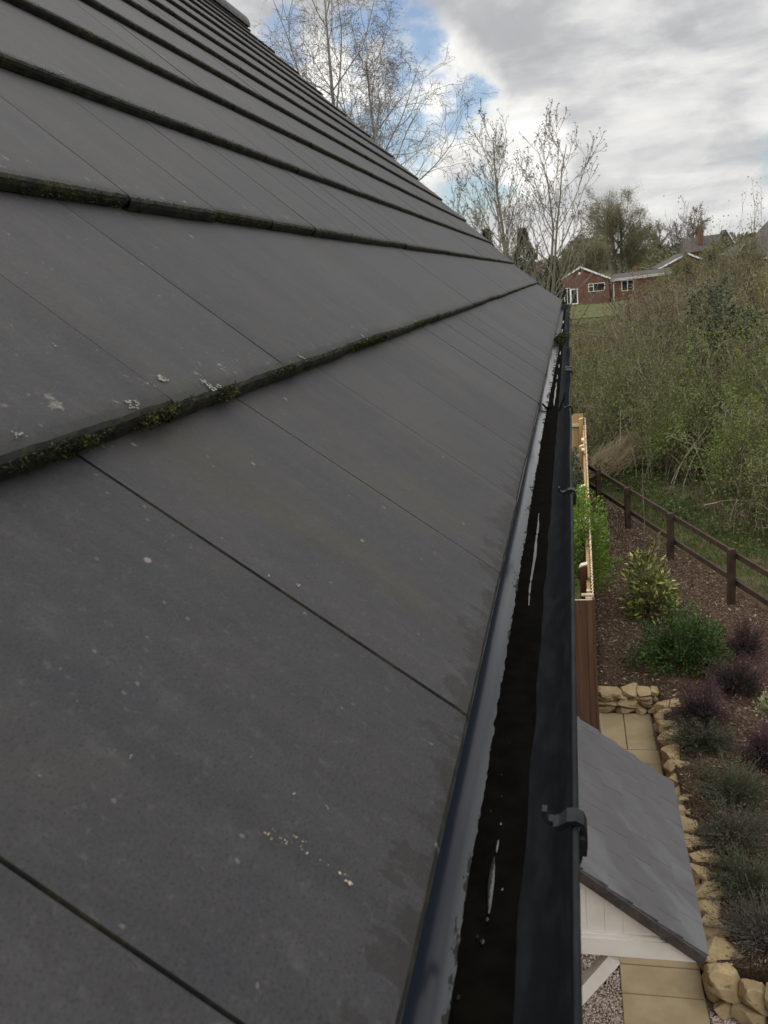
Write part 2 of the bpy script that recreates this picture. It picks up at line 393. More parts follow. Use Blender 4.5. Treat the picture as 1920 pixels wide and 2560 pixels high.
M_CHIP = mat('bark chips', f_chip)
M_MULCH = m_noise('bark mulch bed', (.032, .022, .015), (.082, .056, .039), 30, .95, .08, .9, .02)
def f_ground(g):
    o = objc(g); n = g.noise(o, .35, 7, .62); n2 = g.noise(o, 9, 5, .7)
    c = g.mix(g.rng(n, .38, .62), (.050, .070, .022), (.085, .062, .036))
    c = g.mix(g.m('MULTIPLY', g.rng(n2, .4, .7), .4), c, (.035, .045, .016))
    out(g, c, .95, .05, n2, .6, .03)
M_GROUND = mat('rough grass ground', f_ground)
M_LAWN = m_noise('lawn', (.060, .066, .028), (.088, .092, .040), .9, .95, .05, .3, .02)
M_DIRT = m_noise('bare earth track', (.040, .042, .018), (.074, .062, .036), 3, .95, .05, .5, .02)

M_BARK = m_noise('grey brown bark', (.125, .112, .085), (.22, .20, .155), 20, .9, .1, .4, .01, (1, 1, .3))
M_BIRCH = m_noise('dark birch twig bark', (.15, .135, .115), (.26, .24, .21), 20, .9, .1, .3, .01)
M_ASHB = m_noise('ash bark', (.16, .145, .11), (.26, .24, .19), 20, .9, .1, .3, .01)
M_BUD = m_leaf('dark ash bud', (.035, .026, .018), (.085, .065, .042), None, .0)
M_CATKIN = m_leaf('birch catkin', (.075, .052, .035), (.13, .10, .055), None, .15)
M_STEM = m_noise('scrub stem bark', (.085, .070, .048), (.20, .17, .125), 9, .9, .1, .3, .01)
M_PALESTEM = m_noise('pale bare stem', (.17, .15, .115), (.28, .25, .20), 9, .9, .1, .3, .01)
M_SCRUBLEAF = m_leaf('olive scrub leaf', (.092, .108, .036), (.215, .228, .084), (.20, .16, .09), .35)
M_GREENLEAF = m_leaf('fresh green scrub leaf', (.078, .116, .028), (.195, .240, .060), None, .35)
M_YELLEAF = m_leaf('yellow green scrub leaf', (.13, .15, .028), (.26, .26, .055), None, .3)
M_BROWNLEAF = m_leaf('dead bramble leaf', (.11, .078, .048), (.25, .18, .11), (.14, .15, .06), .25)
M_IVY = m_leaf('dark ivy leaf', (.018, .030, .012), (.050, .070, .026), None, .12, .4, .4)
M_STRAW = m_leaf('dead straw grass', (.15, .115, .062), (.28, .22, .135), None, .2)
M_WILLOW = m_leaf('budding willow leaf', (.155, .15, .075), (.28, .26, .14), (.17, .14, .09), .35)
M_CONIFER = m_leaf('dark conifer needles', (.022, .036, .022), (.060, .082, .044), None, .05)
M_GRASS = m_leaf('grass blades', (.040, .072, .016), (.10, .145, .036), (.15, .12, .06), .25)
M_VARIEG = m_leaf('yellow margined laurel leaf', (.040, .060, .014), (.22, .235, .055), (.46, .45, .14), .15, .38, .45)
M_DKSHRUB = m_leaf('dark green shrub leaf', (.018, .042, .010), (.060, .115, .026), None, .2, .5)
M_HEATHG = m_leaf('heather foliage', (.020, .026, .018), (.052, .056, .040), None, .08, .7)
M_HEATHP = m_leaf('purple heather flower', (.052, .018, .030), (.125, .050, .075), None, .1, .7)
M_LAV = m_leaf('grey green lavender foliage', (.052, .060, .036), (.130, .138, .088), (.075, .060, .042), .12, .7)
M_LAVGREY = m_leaf('grey lavender stems', (.055, .052, .044), (.125, .118, .10), None, .1, .8)
M_LIMEG = m_leaf('bright green shrub leaf', (.070, .135, .018), (.165, .260, .040), None, .3)
M_CREAMG = m_leaf('cream variegated leaf', (.12, .15, .07), (.36, .36, .22), None, .15)
M_PINKBUD = m_leaf('pink brown buds', (.16, .095, .070), (.27, .17, .13), None, .2)

# ------------------------------------------------------------------ ground
GZ = -5.03
def terrain(x, y):
    x = np.asarray(x, float); y = np.asarray(y, float)
    t = np.clip((y-24)/82, 0, 1); h = GZ+.03+1.25*(t*t*(3-2*t))
    h = h+np.clip((y-112)/90, 0, 1)*(3.2+np.clip(x/30, -1, 1.5)*2.4)+np.clip((y-200)/600, 0, 1)*2
    far = np.clip((y-14)/10, 0, 1)
    return h-.07*(1-far)*(x < 40) + far*.03*np.sin(x*1.1)*np.cos(y*.7)
xs = np.concatenate([np.linspace(-900, -60, 16), np.linspace(-50, 60, 70), np.linspace(70, 900, 16)])
ys = np.concatenate([np.linspace(-300, -10, 10), np.linspace(-5, 130, 90), np.linspace(135, 260, 30), np.linspace(300, 1500, 10)])
X, Y = np.meshgrid(xs, ys, indexing='ij')
b = MB(); b.grid(np.stack([X, Y, terrain(X, Y)], -1)); tag(b.build('ground', M_GROUND, smooth=True), kind='structure')
xs = np.linspace(-14, 9, 20); ys = np.linspace(82, 110, 20); X, Y = np.meshgrid(xs, ys, indexing='ij')
b = MB(); b.grid(np.stack([X, Y, terrain(X, Y)+.05], -1)); tag(b.build('lawn', M_LAWN, smooth=True), kind='structure')

b = MB(); b.grid([[(-.3, -6, GZ), (-.3, 9.2, GZ)], [(5, -6, GZ), (5, 5.6, GZ)]], flip=True)
b.grid([[(.1, 5.5, GZ), (.1, 9.9, GZ)], [(1.0, 5.5, GZ), (1.0, 9.9, GZ)]], flip=True)
tag(b.build('gravel_yard', M_GRAVBASE), kind='structure')
# paved path
b = MB()
def slab(x0, x1, y0, y1):
    e = .004; c = .006
    z = -5.0+random.uniform(-.003, .003)
    b.add([(x0+e, y0+e, GZ), (x1-e, y0+e, GZ), (x1-e, y1-e, GZ), (x0+e, y1-e, GZ), (x0+e, y0+e, z-c), (x1-e, y0+e, z-c), (x1-e, y1-e, z-c), (x0+e, y1-e, z-c),
           (x0+e+c, y0+e+c, z), (x1-e-c, y0+e+c, z), (x1-e-c, y1-e-c, z), (x0+e+c, y1-e-c, z)],
          [(0, 1, 5, 4), (1, 2, 6, 5), (2, 3, 7, 6), (3, 0, 4, 7), (4, 5, 9, 8), (5, 6, 10, 9), (6, 7, 11, 10), (7, 4, 8, 11), (8, 9, 10, 11)])
yy = 8.92
while yy > -4: slab(.25, .86, yy-.29, yy); yy -= .29
slab(.23, .515, 8.92, 9.76); slab(.515, .84, 8.92, 9.76)
tag(b.build('paved_path', M_SLAB), kind='structure')

# gravel stones
def pebbles(n, area, z):
    b = MB(); P = np.array([(1, 0, 0), (0, 1, 0), (-1, 0, 0), (0, -1, 0), (0, 0, 1), (0, 0, -1)], float)
    F = np.array([(0, 1, 4), (1, 2, 4), (2, 3, 4), (3, 0, 4), (1, 0, 5), (2, 1, 5), (3, 2, 5), (0, 3, 5)])
    C = area(n); n = len(C); s = rng.uniform(.006, .0125, (n, 1, 1))*rng.uniform(.6, 1.25, (n, 1, 3)); s[:, :, 2] *= .75
    a = rng.uniform(0, 6.28, n); ca, sa = np.cos(a)[:, None], np.sin(a)[:, None]
    V = P[None]*s*rng.uniform(.75, 1.2, (n, 6, 1)); tl = rng.uniform(-.5, .5, (n, 1))
    V = np.stack([V[:, :, 0]*ca-V[:, :, 1]*sa, V[:, :, 0]*sa+V[:, :, 1]*ca, V[:, :, 2]+tl*V[:, :, 0]], -1)
    V += np.concatenate([C, np.full((n, 1), z)+rng.uniform(0, .012, (n, 1))], 1)[:, None]
    b.add(V.reshape(-1, 3), (F[None]+6*np.arange(n)[:, None, None]).reshape(-1, 3)); return b
def area_a(n):
    a = np.stack([rng.uniform(-.29, .25, n//2), rng.uniform(4.5, 6.6, n//2)], 1); c = np.stack([rng.uniform(.87, 1.9, n//2), rng.uniform(4.4, 5.35, n//2)], 1)
    return np.concatenate([a, c])
tag(pebbles(17000, area_a, GZ+.004).build('gravel', M_PEB), 'pale pinkish gravel spread either side of the slab path', kind='stuff')

# mulch bed
def fence_x(y): return 2.26-(np.asarray(y, float)-12.7)*.305
def bed_left(y):
    y = np.asarray(y, float); return np.where(y < 9.97, np.where(y < 5.5, 1.15, .95), np.clip(.24+.006*(y-9.75), .24, .4))
def mulch_z(x, y): return -4.735+.03*np.sin(x*3.1+1)*np.sin(y*2.3)+.02*np.sin(x*7+y*5)
yv = np.concatenate([np.linspace(5.5, 9.96, 30), np.linspace(9.98, 19.5, 60)]); b = MB()
rows = []
for y in yv:
    L = float(bed_left(y)); Rr = max(float(fence_x(y))+.45, L+.2); x = np.linspace(L, Rr, 30)
    z = mulch_z(x, y); rows.append(np.concatenate([[(L, y, GZ)], np.stack([x, np.full(30, y), z], 1), [(Rr, y, -5.05)]]))
b.grid(np.array(rows), flip=True)
e = rows[0]; b.grid(np.array([np.stack([e[:, 0], e[:, 1], np.full(len(e), GZ)], 1), e]), flip=False)
tag(b.build('mulch_bed', M_MULCH, smooth=True), kind='structure')
n = 46000
cy = 5.5+14*rng.uniform(0, 1, n)**1.15; L = bed_left(cy); Rr = fence_x(cy)+.35; cx = L+rng.uniform(0, 1, n)*(Rr-L)
C = np.stack([cx, cy, mulch_z(cx, cy)+rng.uniform(0, .022, n)], 1)
D = rng.normal(size=(n, 3)); D[:, 2] *= .28
b = MB(); b.leaves(C, rng.uniform(.018, .07, n), rng.uniform(.008, .022, n), dirs=D, flat=-.0)
tag(b.build('bark_chippings', M_CHIP), 'brown bark chippings covering the planted bed', kind='stuff')

# verge between the rail fence and the thicket
rows = []
for y in np.linspace(6, 30, 60):
    a = float(fence_x(y))+.1; x = np.linspace(a, a+5.5, 24); rows.append(np.stack([x, np.full(24, y), -4.87+.05*np.sin(x*2.2+y)+.04*np.sin(y*1.7)], 1))
b = MB(); b.grid(np.array(rows), flip=True); tag(b.build('verge_path', M_DIRT, smooth=True), kind='structure')
n = 60000
cy = rng.uniform(8, 27, n); off = rng.uniform(.15, 4.2, n); cx = fence_x(cy)+off
keep = (np.sin(cx*2.3+cy*.9)+np.sin(cy*1.9-cx*1.2)+rng.normal(0, .7, n) > -.45); cx, cy = cx[keep], cy[keep]; n = len(cx)
C = np.stack([cx, cy, -4.88+.05*np.sin(cx*2.2+cy)+.04*np.sin(cy*1.7)], 1); D = rng.normal(size=(n, 3))*.55; D[:, 2] = 1
b = MB(); b.leaves(C, rng.uniform(.04, .13, n), rng.uniform(.008, .02, n), dirs=D); tag(b.build('grass', M_GRASS), 'short grass tufts on the strip behind the rail fence', kind='stuff')

# ------------------------------------------------------------------ house
house = tag(empty('house', (-3.3, 4, GZ)), 'two storey brick house with big dark grey tiled roof and black gutter in front', 'house')
HINV = Matrix.Translation((3.3, -4, -GZ))
def hp(o):   # part of the house built in world coordinates
    o.parent = house; o.matrix_parent_inverse = Matrix.Translation((3.3, -4, -GZ)); return o
Y0, Y1 = -3.0, 9.765
TH = .0195
NOSE = [(0.0, 0.0), (-.2535, .2187), (-.4993, .4512), (-.7430, .6963), (-.9870, .9423)]
while len(NOSE) < 14: NOSE.append((NOSE[-1][0]-.2437, NOSE[-1][1]+.2460))
def roof_side(b, noses, ys0, ys1, ncol, rag, off0, mirror=None):
    for k, (nx, nz) in enumerate(noses):
        if k+1 < len(noses): ex, ez = noses[k+1]
        else: ex, ez = nx-.2437, nz+.246
        ov = np.array([ex-nx, ez-nz]); ov /= np.linalg.norm(ov); nn = np.array([-ov[1], ov[0]])
        if nn[1] < 0: nn = -nn
        tgt = np.array([ex, ez])-nn*(TH+.001); dr = tgt-np.array([nx, nz]); Lr = np.linalg.norm(dr); dr /= Lr
        nn = np.array([-dr[1], dr[0]]);  nn = nn if nn[1] > 0 else -nn
        if k == len(noses)-1: Lr = .165
        y = ys0 + ((off0 + (.14 if k % 2 else 0.0)) % .3) - .3
        while y < ys1:
            ya, yb = max(y, ys0), min(y+.3, ys1)
            if yb-ya > .03:
                gp = (.0012 if k < 1 else .0007); nc = max(4, int(ncol*(yb-ya)/.3))
                cy_ = np.concatenate([[ya+gp], np.linspace(ya+gp, yb-gp, nc), [yb-gp]])
                q_ = .25 if k < 2 else .4; lift = random.uniform(-.0012, .0022)*q_; tl = random.uniform(-.0014, .0014)*q_; sl_ = random.uniform(-.003, .003)
                dp = .006 if k < 1 else .003
                rows_s = np.array([.012, .0, -.0012, .0, .0035, .012, .05, .15, min(.26, Lr), Lr+.03])
                rows_h = np.array([-TH-.001, -TH, -TH*.5, -.004, -.0007, 0, 0, 0, 0, 0])
                P = np.zeros((len(rows_s), len(cy_), 3)); UV = np.zeros((len(rows_s), len(cy_), 2))
                nz1 = rng.normal(0, 1, len(cy_)); nz1 = (nz1+np.roll(nz1, 1))*.6
                for i, (s_, h_) in enumerate(zip(rows_s, rows_h)):
                    jag = np.zeros(len(cy_)); jh = np.zeros(len(cy_))
                    if i in (1, 2, 3, 4) and rag:
                        rr = rag if k else rag*.45
                        jag = nz1*.0005*rr+rng.normal(0, .0003*rr, len(cy_)); jh = rng.normal(0, .0003*rr, len(cy_))
                    hh = np.full(len(cy_), h_)+lift*(1-s_/Lr)+tl*(cy_-(ya+yb)/2)/.15+jh
                    ss = s_+jag+sl_*(s_ < .1)*(1 if k else .3)
                    hh[0] -= dp if h_ > -.01 else 0; hh[-1] -= dp if h_ > -.01 else 0
                    P[i, :, 0] = nx+dr[0]*ss+nn[0]*hh; P[i, :, 2] = nz+dr[1]*ss+nn[1]*hh; P[i, :, 1] = cy_
                    UV[i, :, 0] = cy_; UV[i, :, 1] = k*.345+np.clip(s_, 0.0005, .344)
                if mirror is not None: P[..., 0] = 2*mirror-P[..., 0]
                b.grid(P, uv=UV, flip=(mirror is not None))
            y += .3
b = MB(); roof_side(b, NOSE, Y0, Y1, 22, 1.0, .534-Y0)
RX = NOSE[-1][0]-.2437*.55; RZ = NOSE[-1][1]+.246*.55
roof_side(b, NOSE, Y0, Y1, 4, 0, .4, mirror=RX)
roof = hp(b.build('roof', M_TILE, uv=True)); 
tag(roof, 'dark grey flat concrete tiles in stepped rows with mossy lower edges')
# sarking under the tiles so that joints read dark
b = MB(); ul = [(x-.01, z-.034) for x, z in NOSE]+[(RX, RZ-.05)]
b.grid(np.array([[(x, y, z) for x, z in ul+[(2*RX-x, z) for x, z in ul[::-1][1:]]] for y in (Y0+.01, Y1-.01)]), flip=True)
hp(b.build('roof_underlay', M_SOFFIT))
# ridge tiles
b = MB(); y = Y0
th = np.linspace(-1.75, 1.75, 13)
while y < Y1:
    y1 = min(y+.45, Y1+.02); j = random.uniform(-.003, .003)
    ringo = [(RX+.125*math.sin(t), RZ-.075+j+.125*math.cos(t)) for t in th]
    b.prism(ringo, y+.003, y1-.003); y += .45
hp(b.build('ridge_tile', m_noise('grey ridge tile', (.10, .098, .10), (.15, .147, .148), 20, .8, .2, .3, .002), smooth=False))
# moss tufts clinging to the noses
b = MB()
for k, (nx, nz) in enumerate(NOSE[1:10], 1):
    n = int(26000 if k == 1 else 14000/(1+.4*(k-1))); yv = Y0*0+rng.uniform(-.3, Y1, n)*1.0
    if k <= 3: yv = np.where(rng.uniform(0, 1, n) < .7, rng.uniform(-.1, 2.4, n), yv)
    dens = np.array([mnoise.noise(Vector((y_*3.1, k*5.0, 0)))+.6*mnoise.noise(Vector((y_*11., k*3.0, 4))) for y_ in yv])
    kp = dens > rng.uniform(-.35, .55, n); yv = yv[kp]; n = len(yv)
    t = rng.uniform(0, 1, n)
    px = nx-.707*TH*t+rng.normal(.0005, .0014, n); pz = nz-.707*TH*t+rng.normal(0, .0012, n)
    D = np.stack([np.full(n, .8)+rng.normal(0, .5, n), rng.normal(0, .7, n), rng.normal(.1, .6, n)], 1)
    b.leaves(np.stack([px, yv, pz], 1), rng.uniform(.0018, .0055, n), rng.uniform(.0009, .0018, n), dirs=D)
# a few small cushions on the noses
for (k, y_, r) in ((1, .62, .012), (1, .655, .009), (1, .78, .012), (1, .80, .008), (1, .53, .008), (1, 1.0, .007), (2, .55, .008)):
    n = 130; r *= .55; nx, nz = NOSE[k]; q = rng.normal(size=(n, 3)); q /= np.linalg.norm(q, axis=1)[:, None]; q[:, 1] *= 2.2
    b.leaves(np.array([nx+.001, y_, nz-.006])+q*r*rng.uniform(.2, 1, (n, 1)), .0032, .0018, dirs=q+rng.normal(0, .4, (n, 3)))
mo = b.build('moss', M_MOSS, roof); mo['kind'] = 'stuff'
# lichen spots on the nearest tiles
b = MB()
def lichen(b, y, sx, k, r):
    P0, P1 = ((np.array(NOSE[0]), np.array((-.2670, .2045))), (np.array(NOSE[1]), np.array((-.5128, .4377))))[k]
    d = (P1-P0)/np.linalg.norm(P1-P0); nn_ = np.array([-d[1], d[0]]); nn_ = nn_ if nn_[1] > 0 else -nn_
    s0 = (sx-P0[0])/d[0]
    for _ in range(max(3, int(r*2200))):
        oy, os_ = rng.normal(0, r*.55, 2); rr_ = (.72 if k else 1)*r*rng.uniform(.22, .5); V = []
        for t in np.linspace(0, 6.283, 11)[:-1]:
            q = rr_*rng.uniform(.45, 1.25); c = P0+d*(s0+os_+q*math.sin(t))+nn_*(.0011+rng.uniform(0, .0003)); V.append((c[0], y+oy+q*math.cos(t), c[1]))
        b.add(V, [tuple(range(10))])
for (y, x, r) in ((.3229, -.0694, .0011), (.3274, -.0677, .0009), (.3218, -.0674, .0008), (.3256, -.064, .0010), (.3326, -.0599, .0013), (.3327, -.0555, .0010), (.3256, -.0618, .0011), (.328, -.0556, .0009), (.3275, -.053, .0010), (.3284, -.0469, .0006), (.3285, -.0437, .0007), (.328, -.0377, .0017), (.327, -.035, .0014), (.3273, -.0325, .0020), (.5525, -.1225, .0022), (.5403, -.1379, .0014), (.3576, -.0677, .0011), (.314, -.127, .0010), (.3637, -.0526, .0009), (.3623, -.0901, .0009)):
    lichen(b, y, x, 0, r)
b.build('lichen', m_leaf('peach lichen', (.30, .23, .16), (.44, .35, .25), None, .0, .9, .1), roof)['kind'] = 'stuff'
b = MB()
for (y, x, r) in ((.6122, -.2631, .0058), (.6213, -.2638, .0040), (.70, -.2745, .0062), (.6952, -.2764, .0040), (.7554, -.2585, .0060), (.755, -.2625, .005), (.7717, -.2565, .0045), (1.0497, -.2582, .006), (.4687, -.266, .0035), (.4729, -.2643, .003), (.6192, -.3227, .0025), (1.40, -.259, .006), (1.9, -.259, .006)):
    lichen(b, y, x, 1, r)
b.build('lichen', m_leaf('pale grey lichen', (.15, .145, .13), (.25, .24, .215), None, .0, .9, .1), roof)['kind'] = 'stuff'
# walls
b = MB(); WX = -.30; WX2 = 2*RX+.30
b.box(((WX+WX2)/2, (Y0+Y1)/2, (GZ-.2-.16)/2), (WX-WX2, Y1-Y0-.10, abs(GZ)+.04))
for y in (Y0+.06, Y1-.06):
    b.add([(WX, y-.0, -.16), (WX2, y, -.16), (RX, y, RZ-.14), (WX, y-.2, -.16), (WX2, y-.2, -.16), (RX, y-.2, RZ-.14)], [(0, 1, 2)]); b.add([(WX, y-.2, -.16), (WX2, y-.2, -.16), (RX, y-.2, RZ-.14)], [(0, 2, 1)])
hp(b.build('wall', M_BRICK))
b = MB(); b.box((-.045, (Y0+Y1)/2, -.13), (.018, Y1-Y0-.02, .17)); b.box((-.172, (Y0+Y1)/2, -.213), (.252, Y1-Y0-.04, .010))
b.box((2*RX+.045, (Y0+Y1)/2, -.13), (.018, Y1-Y0-.02, .17)); hp(b.build('fascia', M_SOFFIT))
# ------------- gutter
GC = (.0155, -.045); GR = .0535
def sag(y): return (.0022*np.sin(y*6.9+.5)+.0016*np.sin(y*2.1+1.0))*np.clip(y-1.2, 0, 1), -.0018*np.abs(np.sin(y*3.45))-.0010*np.sin(y*1.3)
gut = empty('gutter'); tag(gut, 'black half round plastic gutter holding dark silt and slivers of water'); hp(gut)
ysg = np.concatenate([np.arange(Y0, 2, .02), np.arange(2, Y1+.03, .04)]); ang = np.linspace(math.pi, 2*math.pi, 33)
prof = [(GC[0]+GR*math.cos(a), GC[1]+GR*math.sin(a)) for a in ang]
bead = [(GC[0]+GR+.0008+.0024*math.cos(t), GC[1]+.0016+.0024*math.sin(t)) for t in np.linspace(-2.6, 3.0, 9)]
outer = [(GC[0]+(GR+.003)*math.cos(a), GC[1]+(GR+.003)*math.sin(a)) for a in ang][::-1]
full = prof+bead[::1]+outer
b = MB(); rows = []
for y in ysg:
    sx, sz = sag(np.array(y)); f = np.array(full); wv = np.clip((f[:, 0]+.02)/.09, 0, 1)
    rows.append(np.stack([f[:, 0]+sx*wv, np.full(len(f), y), f[:, 1]+sz*wv], 1))
b.grid(np.array(rows), flip=True)
ch = b.build('channel', M_GUT, gut, smooth=True)
b = MB(); b.prism([(GC[0]+(GR+.004)*math.cos(a), GC[1]+(GR+.004)*math.sin(a)) for a in ang], Y1+.02, Y1+.032)
b.build('stop_end', M_PVC, gut)
# silt with ragged edges
b = MB(); rows = []; ysl = np.concatenate([np.arange(-.6, 2.6, .004), np.arange(2.6, Y1, .012)])
lo = hi = 0; prevs = []
for i, y in enumerate(ysl):
    nl = .55*mnoise.noise(Vector((y*9, 0, 0)))+.45*mnoise.noise(Vector((y*55, 3, 0)))+.3*mnoise.noise(Vector((y*140, 9, 0))); nr = mnoise.noise(Vector((y*12, 7, 0)))
    xl = -.0020+.0035*nl+.012*np.clip((y-2.3)/2.2, 0, 1); xr = .0330+.0022*nr
    u = np.linspace(0, 1, 12); x = xl+(xr-xl)*u
    zc = GC[1]-np.sqrt(np.maximum(GR**2-(x-GC[0])**2, 1e-6))
    bump = np.array([mnoise.noise(Vector((xx*160, y*60, 0))) for xx in x])*.0009
    z = np.maximum(zc+.0006, -.0950+bump+.0003*np.sin(y*4)); z[0] = zc[0]+.0003; z[-1] = zc[-1]+.0003
    rows.append(np.stack([x, np.full(12, y), z], 1))
b.grid(np.array(rows), flip=True); b.build('silt', M_SLUDGE, gut, smooth=True)
# slivers of standing water
def pool(y0, y1, xc, wdt, seed, slope=0.0):
    b = MB(); n = 46; L = []; Rr_ = []
    for i in range(n):
        t = i/(n-1); y = y0+(y1-y0)*t; e = math.sin(math.pi*min(max(t, .02), .98))**.45
        h = wdt*.5*e*(.75+.5*mnoise.noise(Vector((y*26, seed, 0))))*(.35+.65*(1-t) if slope else 1); c = xc+.0022*mnoise.noise(Vector((y*9, seed+5, 0)))
        if mnoise.noise(Vector((y*38, seed+9, 0))) > .42: h *= .25
        L.append((c-h, y, -.0928)); Rr_.append((c+h, y, -.0928))
    b.grid(np.array([L, Rr_]), flip=False); return b.build('water', M_WATER, gut)
pool(.452, .508, .0145, .0042, 1); pool(.512, .526, .0150, .0026, 8); pool(.98, 1.40, .0155, .0046, 2); pool(2.62, 3.2, .019, .006, 3); pool(3.3, 3.45, .020, .005, 4); pool(3.7, 3.85, .022, .006, 5); pool(4.3, 4.5, .022, .006, 7); pool(5.6, 6.3, .018, .012, 6); pool(7.0, 7.4, .018, .014, 9)
for (y, x, r) in ((.447, .0135, .0009), (.475, .021, .0006), (.428, .0125, .0011), (.432, .009, .0008), (.385, .003, .0011), (.545, .0148, .0007), (.58, .0128, .0005), (.61, .0105, .0006), (.66, .013, .0004), (.56, .006, .0006)):
    b = MB(); V = [(x+r*math.cos(t)*random.uniform(.7, 1.2), y+r*2.2*math.sin(t)*random.uniform(.7, 1.2), -.0930) for t in np.linspace(0, 6.28, 12)[:-1]]
    b.add(V, [tuple(range(11))]); b.build('water', M_WATER, gut)
# brackets
def clip(y, w_=1.0, hook=True):
    root = MB(); sx, sz = [float(v) for v in sag(np.array(y))]
    X_ = lambda p: [(a+sx, c+sz) for a, c in p]
    def strap(path, wd, y_, t=.0030):
        p = np.array(X_(path)); d = np.gradient(p, axis=0); d /= np.linalg.norm(d, axis=1)[:, None]; nrm = np.stack([-d[:, 1], d[:, 0]], 1)*t/2
        root.prism([tuple(q) for q in p+nrm]+[tuple(q) for q in (p-nrm)[::-1]], y_-wd/2, y_+wd/2)
    over = [(.0745, -.062), (.0755, -.054), (.0755, -.045), (.0740, -.0400), (.070, -.0378), (.0655, -.0385), (.0628, -.0412)]
    strap(over, .0145*w_, y, .0034)
    strap([(.0655, -.0385), (.0605, -.0415), (.0565, -.0425)], .012*w_, y-.002, .004)
    if hook: strap([(.0575, -.0425), (.0525, -.0415), (.0505, -.0375), (.0510, -.0335)], .007*w_, y+.001, .0032)
    arc = [(GC[0]+(GR+.0050)*math.cos(a), GC[1]+(GR+.0050)*math.sin(a)) for a in np.linspace(-.02, -2.9, 24)]
    strap(arc, .016*w_, y-.004, .003)
    return root.build('bracket', M_BRK, gut)
for y in (.482, 1.347, 2.243, 4.03, 5.0, 5.95, 6.8, 7.54, 8.4, 9.2): clip(y)
b = MB(); sx, sz = [float(v) for v in sag(np.array(3.1))]
for dy in (-.055, 0, .055):
    p = [(GC[0]+sx+(GR+.0075)*math.cos(a), GC[1]+sz+(GR+.0075)*math.sin(a)) for a in np.linspace(.10, -2.9, 24)]; q = [(GC[0]+sx+(GR+.003)*math.cos(a), GC[1]+sz+(GR+.003)*math.sin(a)) for a in np.linspace(-2.9, 0, 24)]
    b.prism(p+q, 3.1+dy-.016, 3.1+dy+.016); b.prism([(.079, -.047), (.079, -.035), (.060, -.034), (.053, -.031), (.052, -.034), (.060, -.041), (.070, -.047)], 3.1+dy-.012, 3.1+dy+.012)
b.build('union_joint', M_BRK, gut)
b = MB(); cp = [(-.03, 1.9+2.6, -.05)]
pts = np.array([(-.012, 2.55, -.075), (-.003, 2.56, -.088), (.004, 2.565, -.0925), (.012, 2.60, -.0925)]); b.tubes([(pts, np.array([.0025, .003, .0028, .0018]))], 6)
pts = np.array([(.036, 2.5, -.0905), (.047, 2.66, -.082), (.052, 2.78, -.076)]); b.tubes([(pts, np.array([.002, .0026, .0014]))], 5)
b.build('twig', M_SLUDGE, gut)
n = 900; q = rng.normal(size=(n, 3))*np.array([.012, .16, .007]); b = MB(); b.leaves(np.array([.018, 5.25, -.085])+q, .018, .008); b.build('moss_clump', M_MOSS, gut)
# ------------- porch canopy
can = empty('porch_canopy'); tag(can, 'lean to door canopy with small grey tiles and white panelled end'); hp(can)
CA, CB = np.array((-.30, -2.12)), np.array((.575, -2.806)); cyA, cyB = 3.43, 4.84
dr = (CB-CA); CL = np.linalg.norm(dr); dr /= CL; nn = np.array([-dr[1], dr[0]]); nn = nn if nn[1] > 0 else -nn
b = MB(); nr = 8; gz_ = CL/nr
for i in range(nr):
    s0 = CL-(i+1)*gz_; s1 = CL-i*gz_; y = cyA-(.095 if i % 2 else .0)
    while y < cyB-.01:
        ya, yb = max(y, cyA), min(y+.19, cyB)
        if yb-ya > .015:
            l = random.uniform(0, .0016); e = .0009
            A = CA+dr*(s0-.02); B_ = CA+dr*s1; h0, h1 = .004, .015+l
            V = []
            for yy_ in (ya+e, yb-e):
                for (pt, h) in ((A, h0-.012), (A, h0), (B_, h1), (B_, h1-.012)): V.append((pt[0]+nn[0]*h, yy_, pt[1]+nn[1]*h))
            b.add(V, [(1, 2, 6, 5), (2, 3, 7, 6), (0, 4, 7, 3), (0, 3, 2, 1), (4, 5, 6, 7), (0, 1, 5, 4)])
        y += .19
ct = b.build('tiles', M_CTILE, can)
def slope_prism(b, s0, s1, h0, h1, y0, y1):
    P = [CA+dr*s0+nn*h0, CA+dr*s1+nn*h0, CA+dr*s1+nn*h1, CA+dr*s0+nn*h1]; b.prism([tuple(p) for p in P], y0, y1)
b = MB()
for i in range(nr):   # stepped dark undercloak along both verges
    s0 = CL-(i+1)*gz_; s1 = CL-i*gz_
    slope_prism(b, s0, s1-.001, -.047, .0015+.0, cyA-.012, cyA+.044); slope_prism(b, s0, s1-.001, -.030, .0015, cyB-.05, cyB+.012)
slope_prism(b, 0, CL-.03, -.026, -.009, cyA+.06, cyB-.06)
slope_prism(b, CL-.03, CL-.012, -.035, -.004, cyA+.052, cyB-.052)
b.build('verge', M_CEDGE, can)
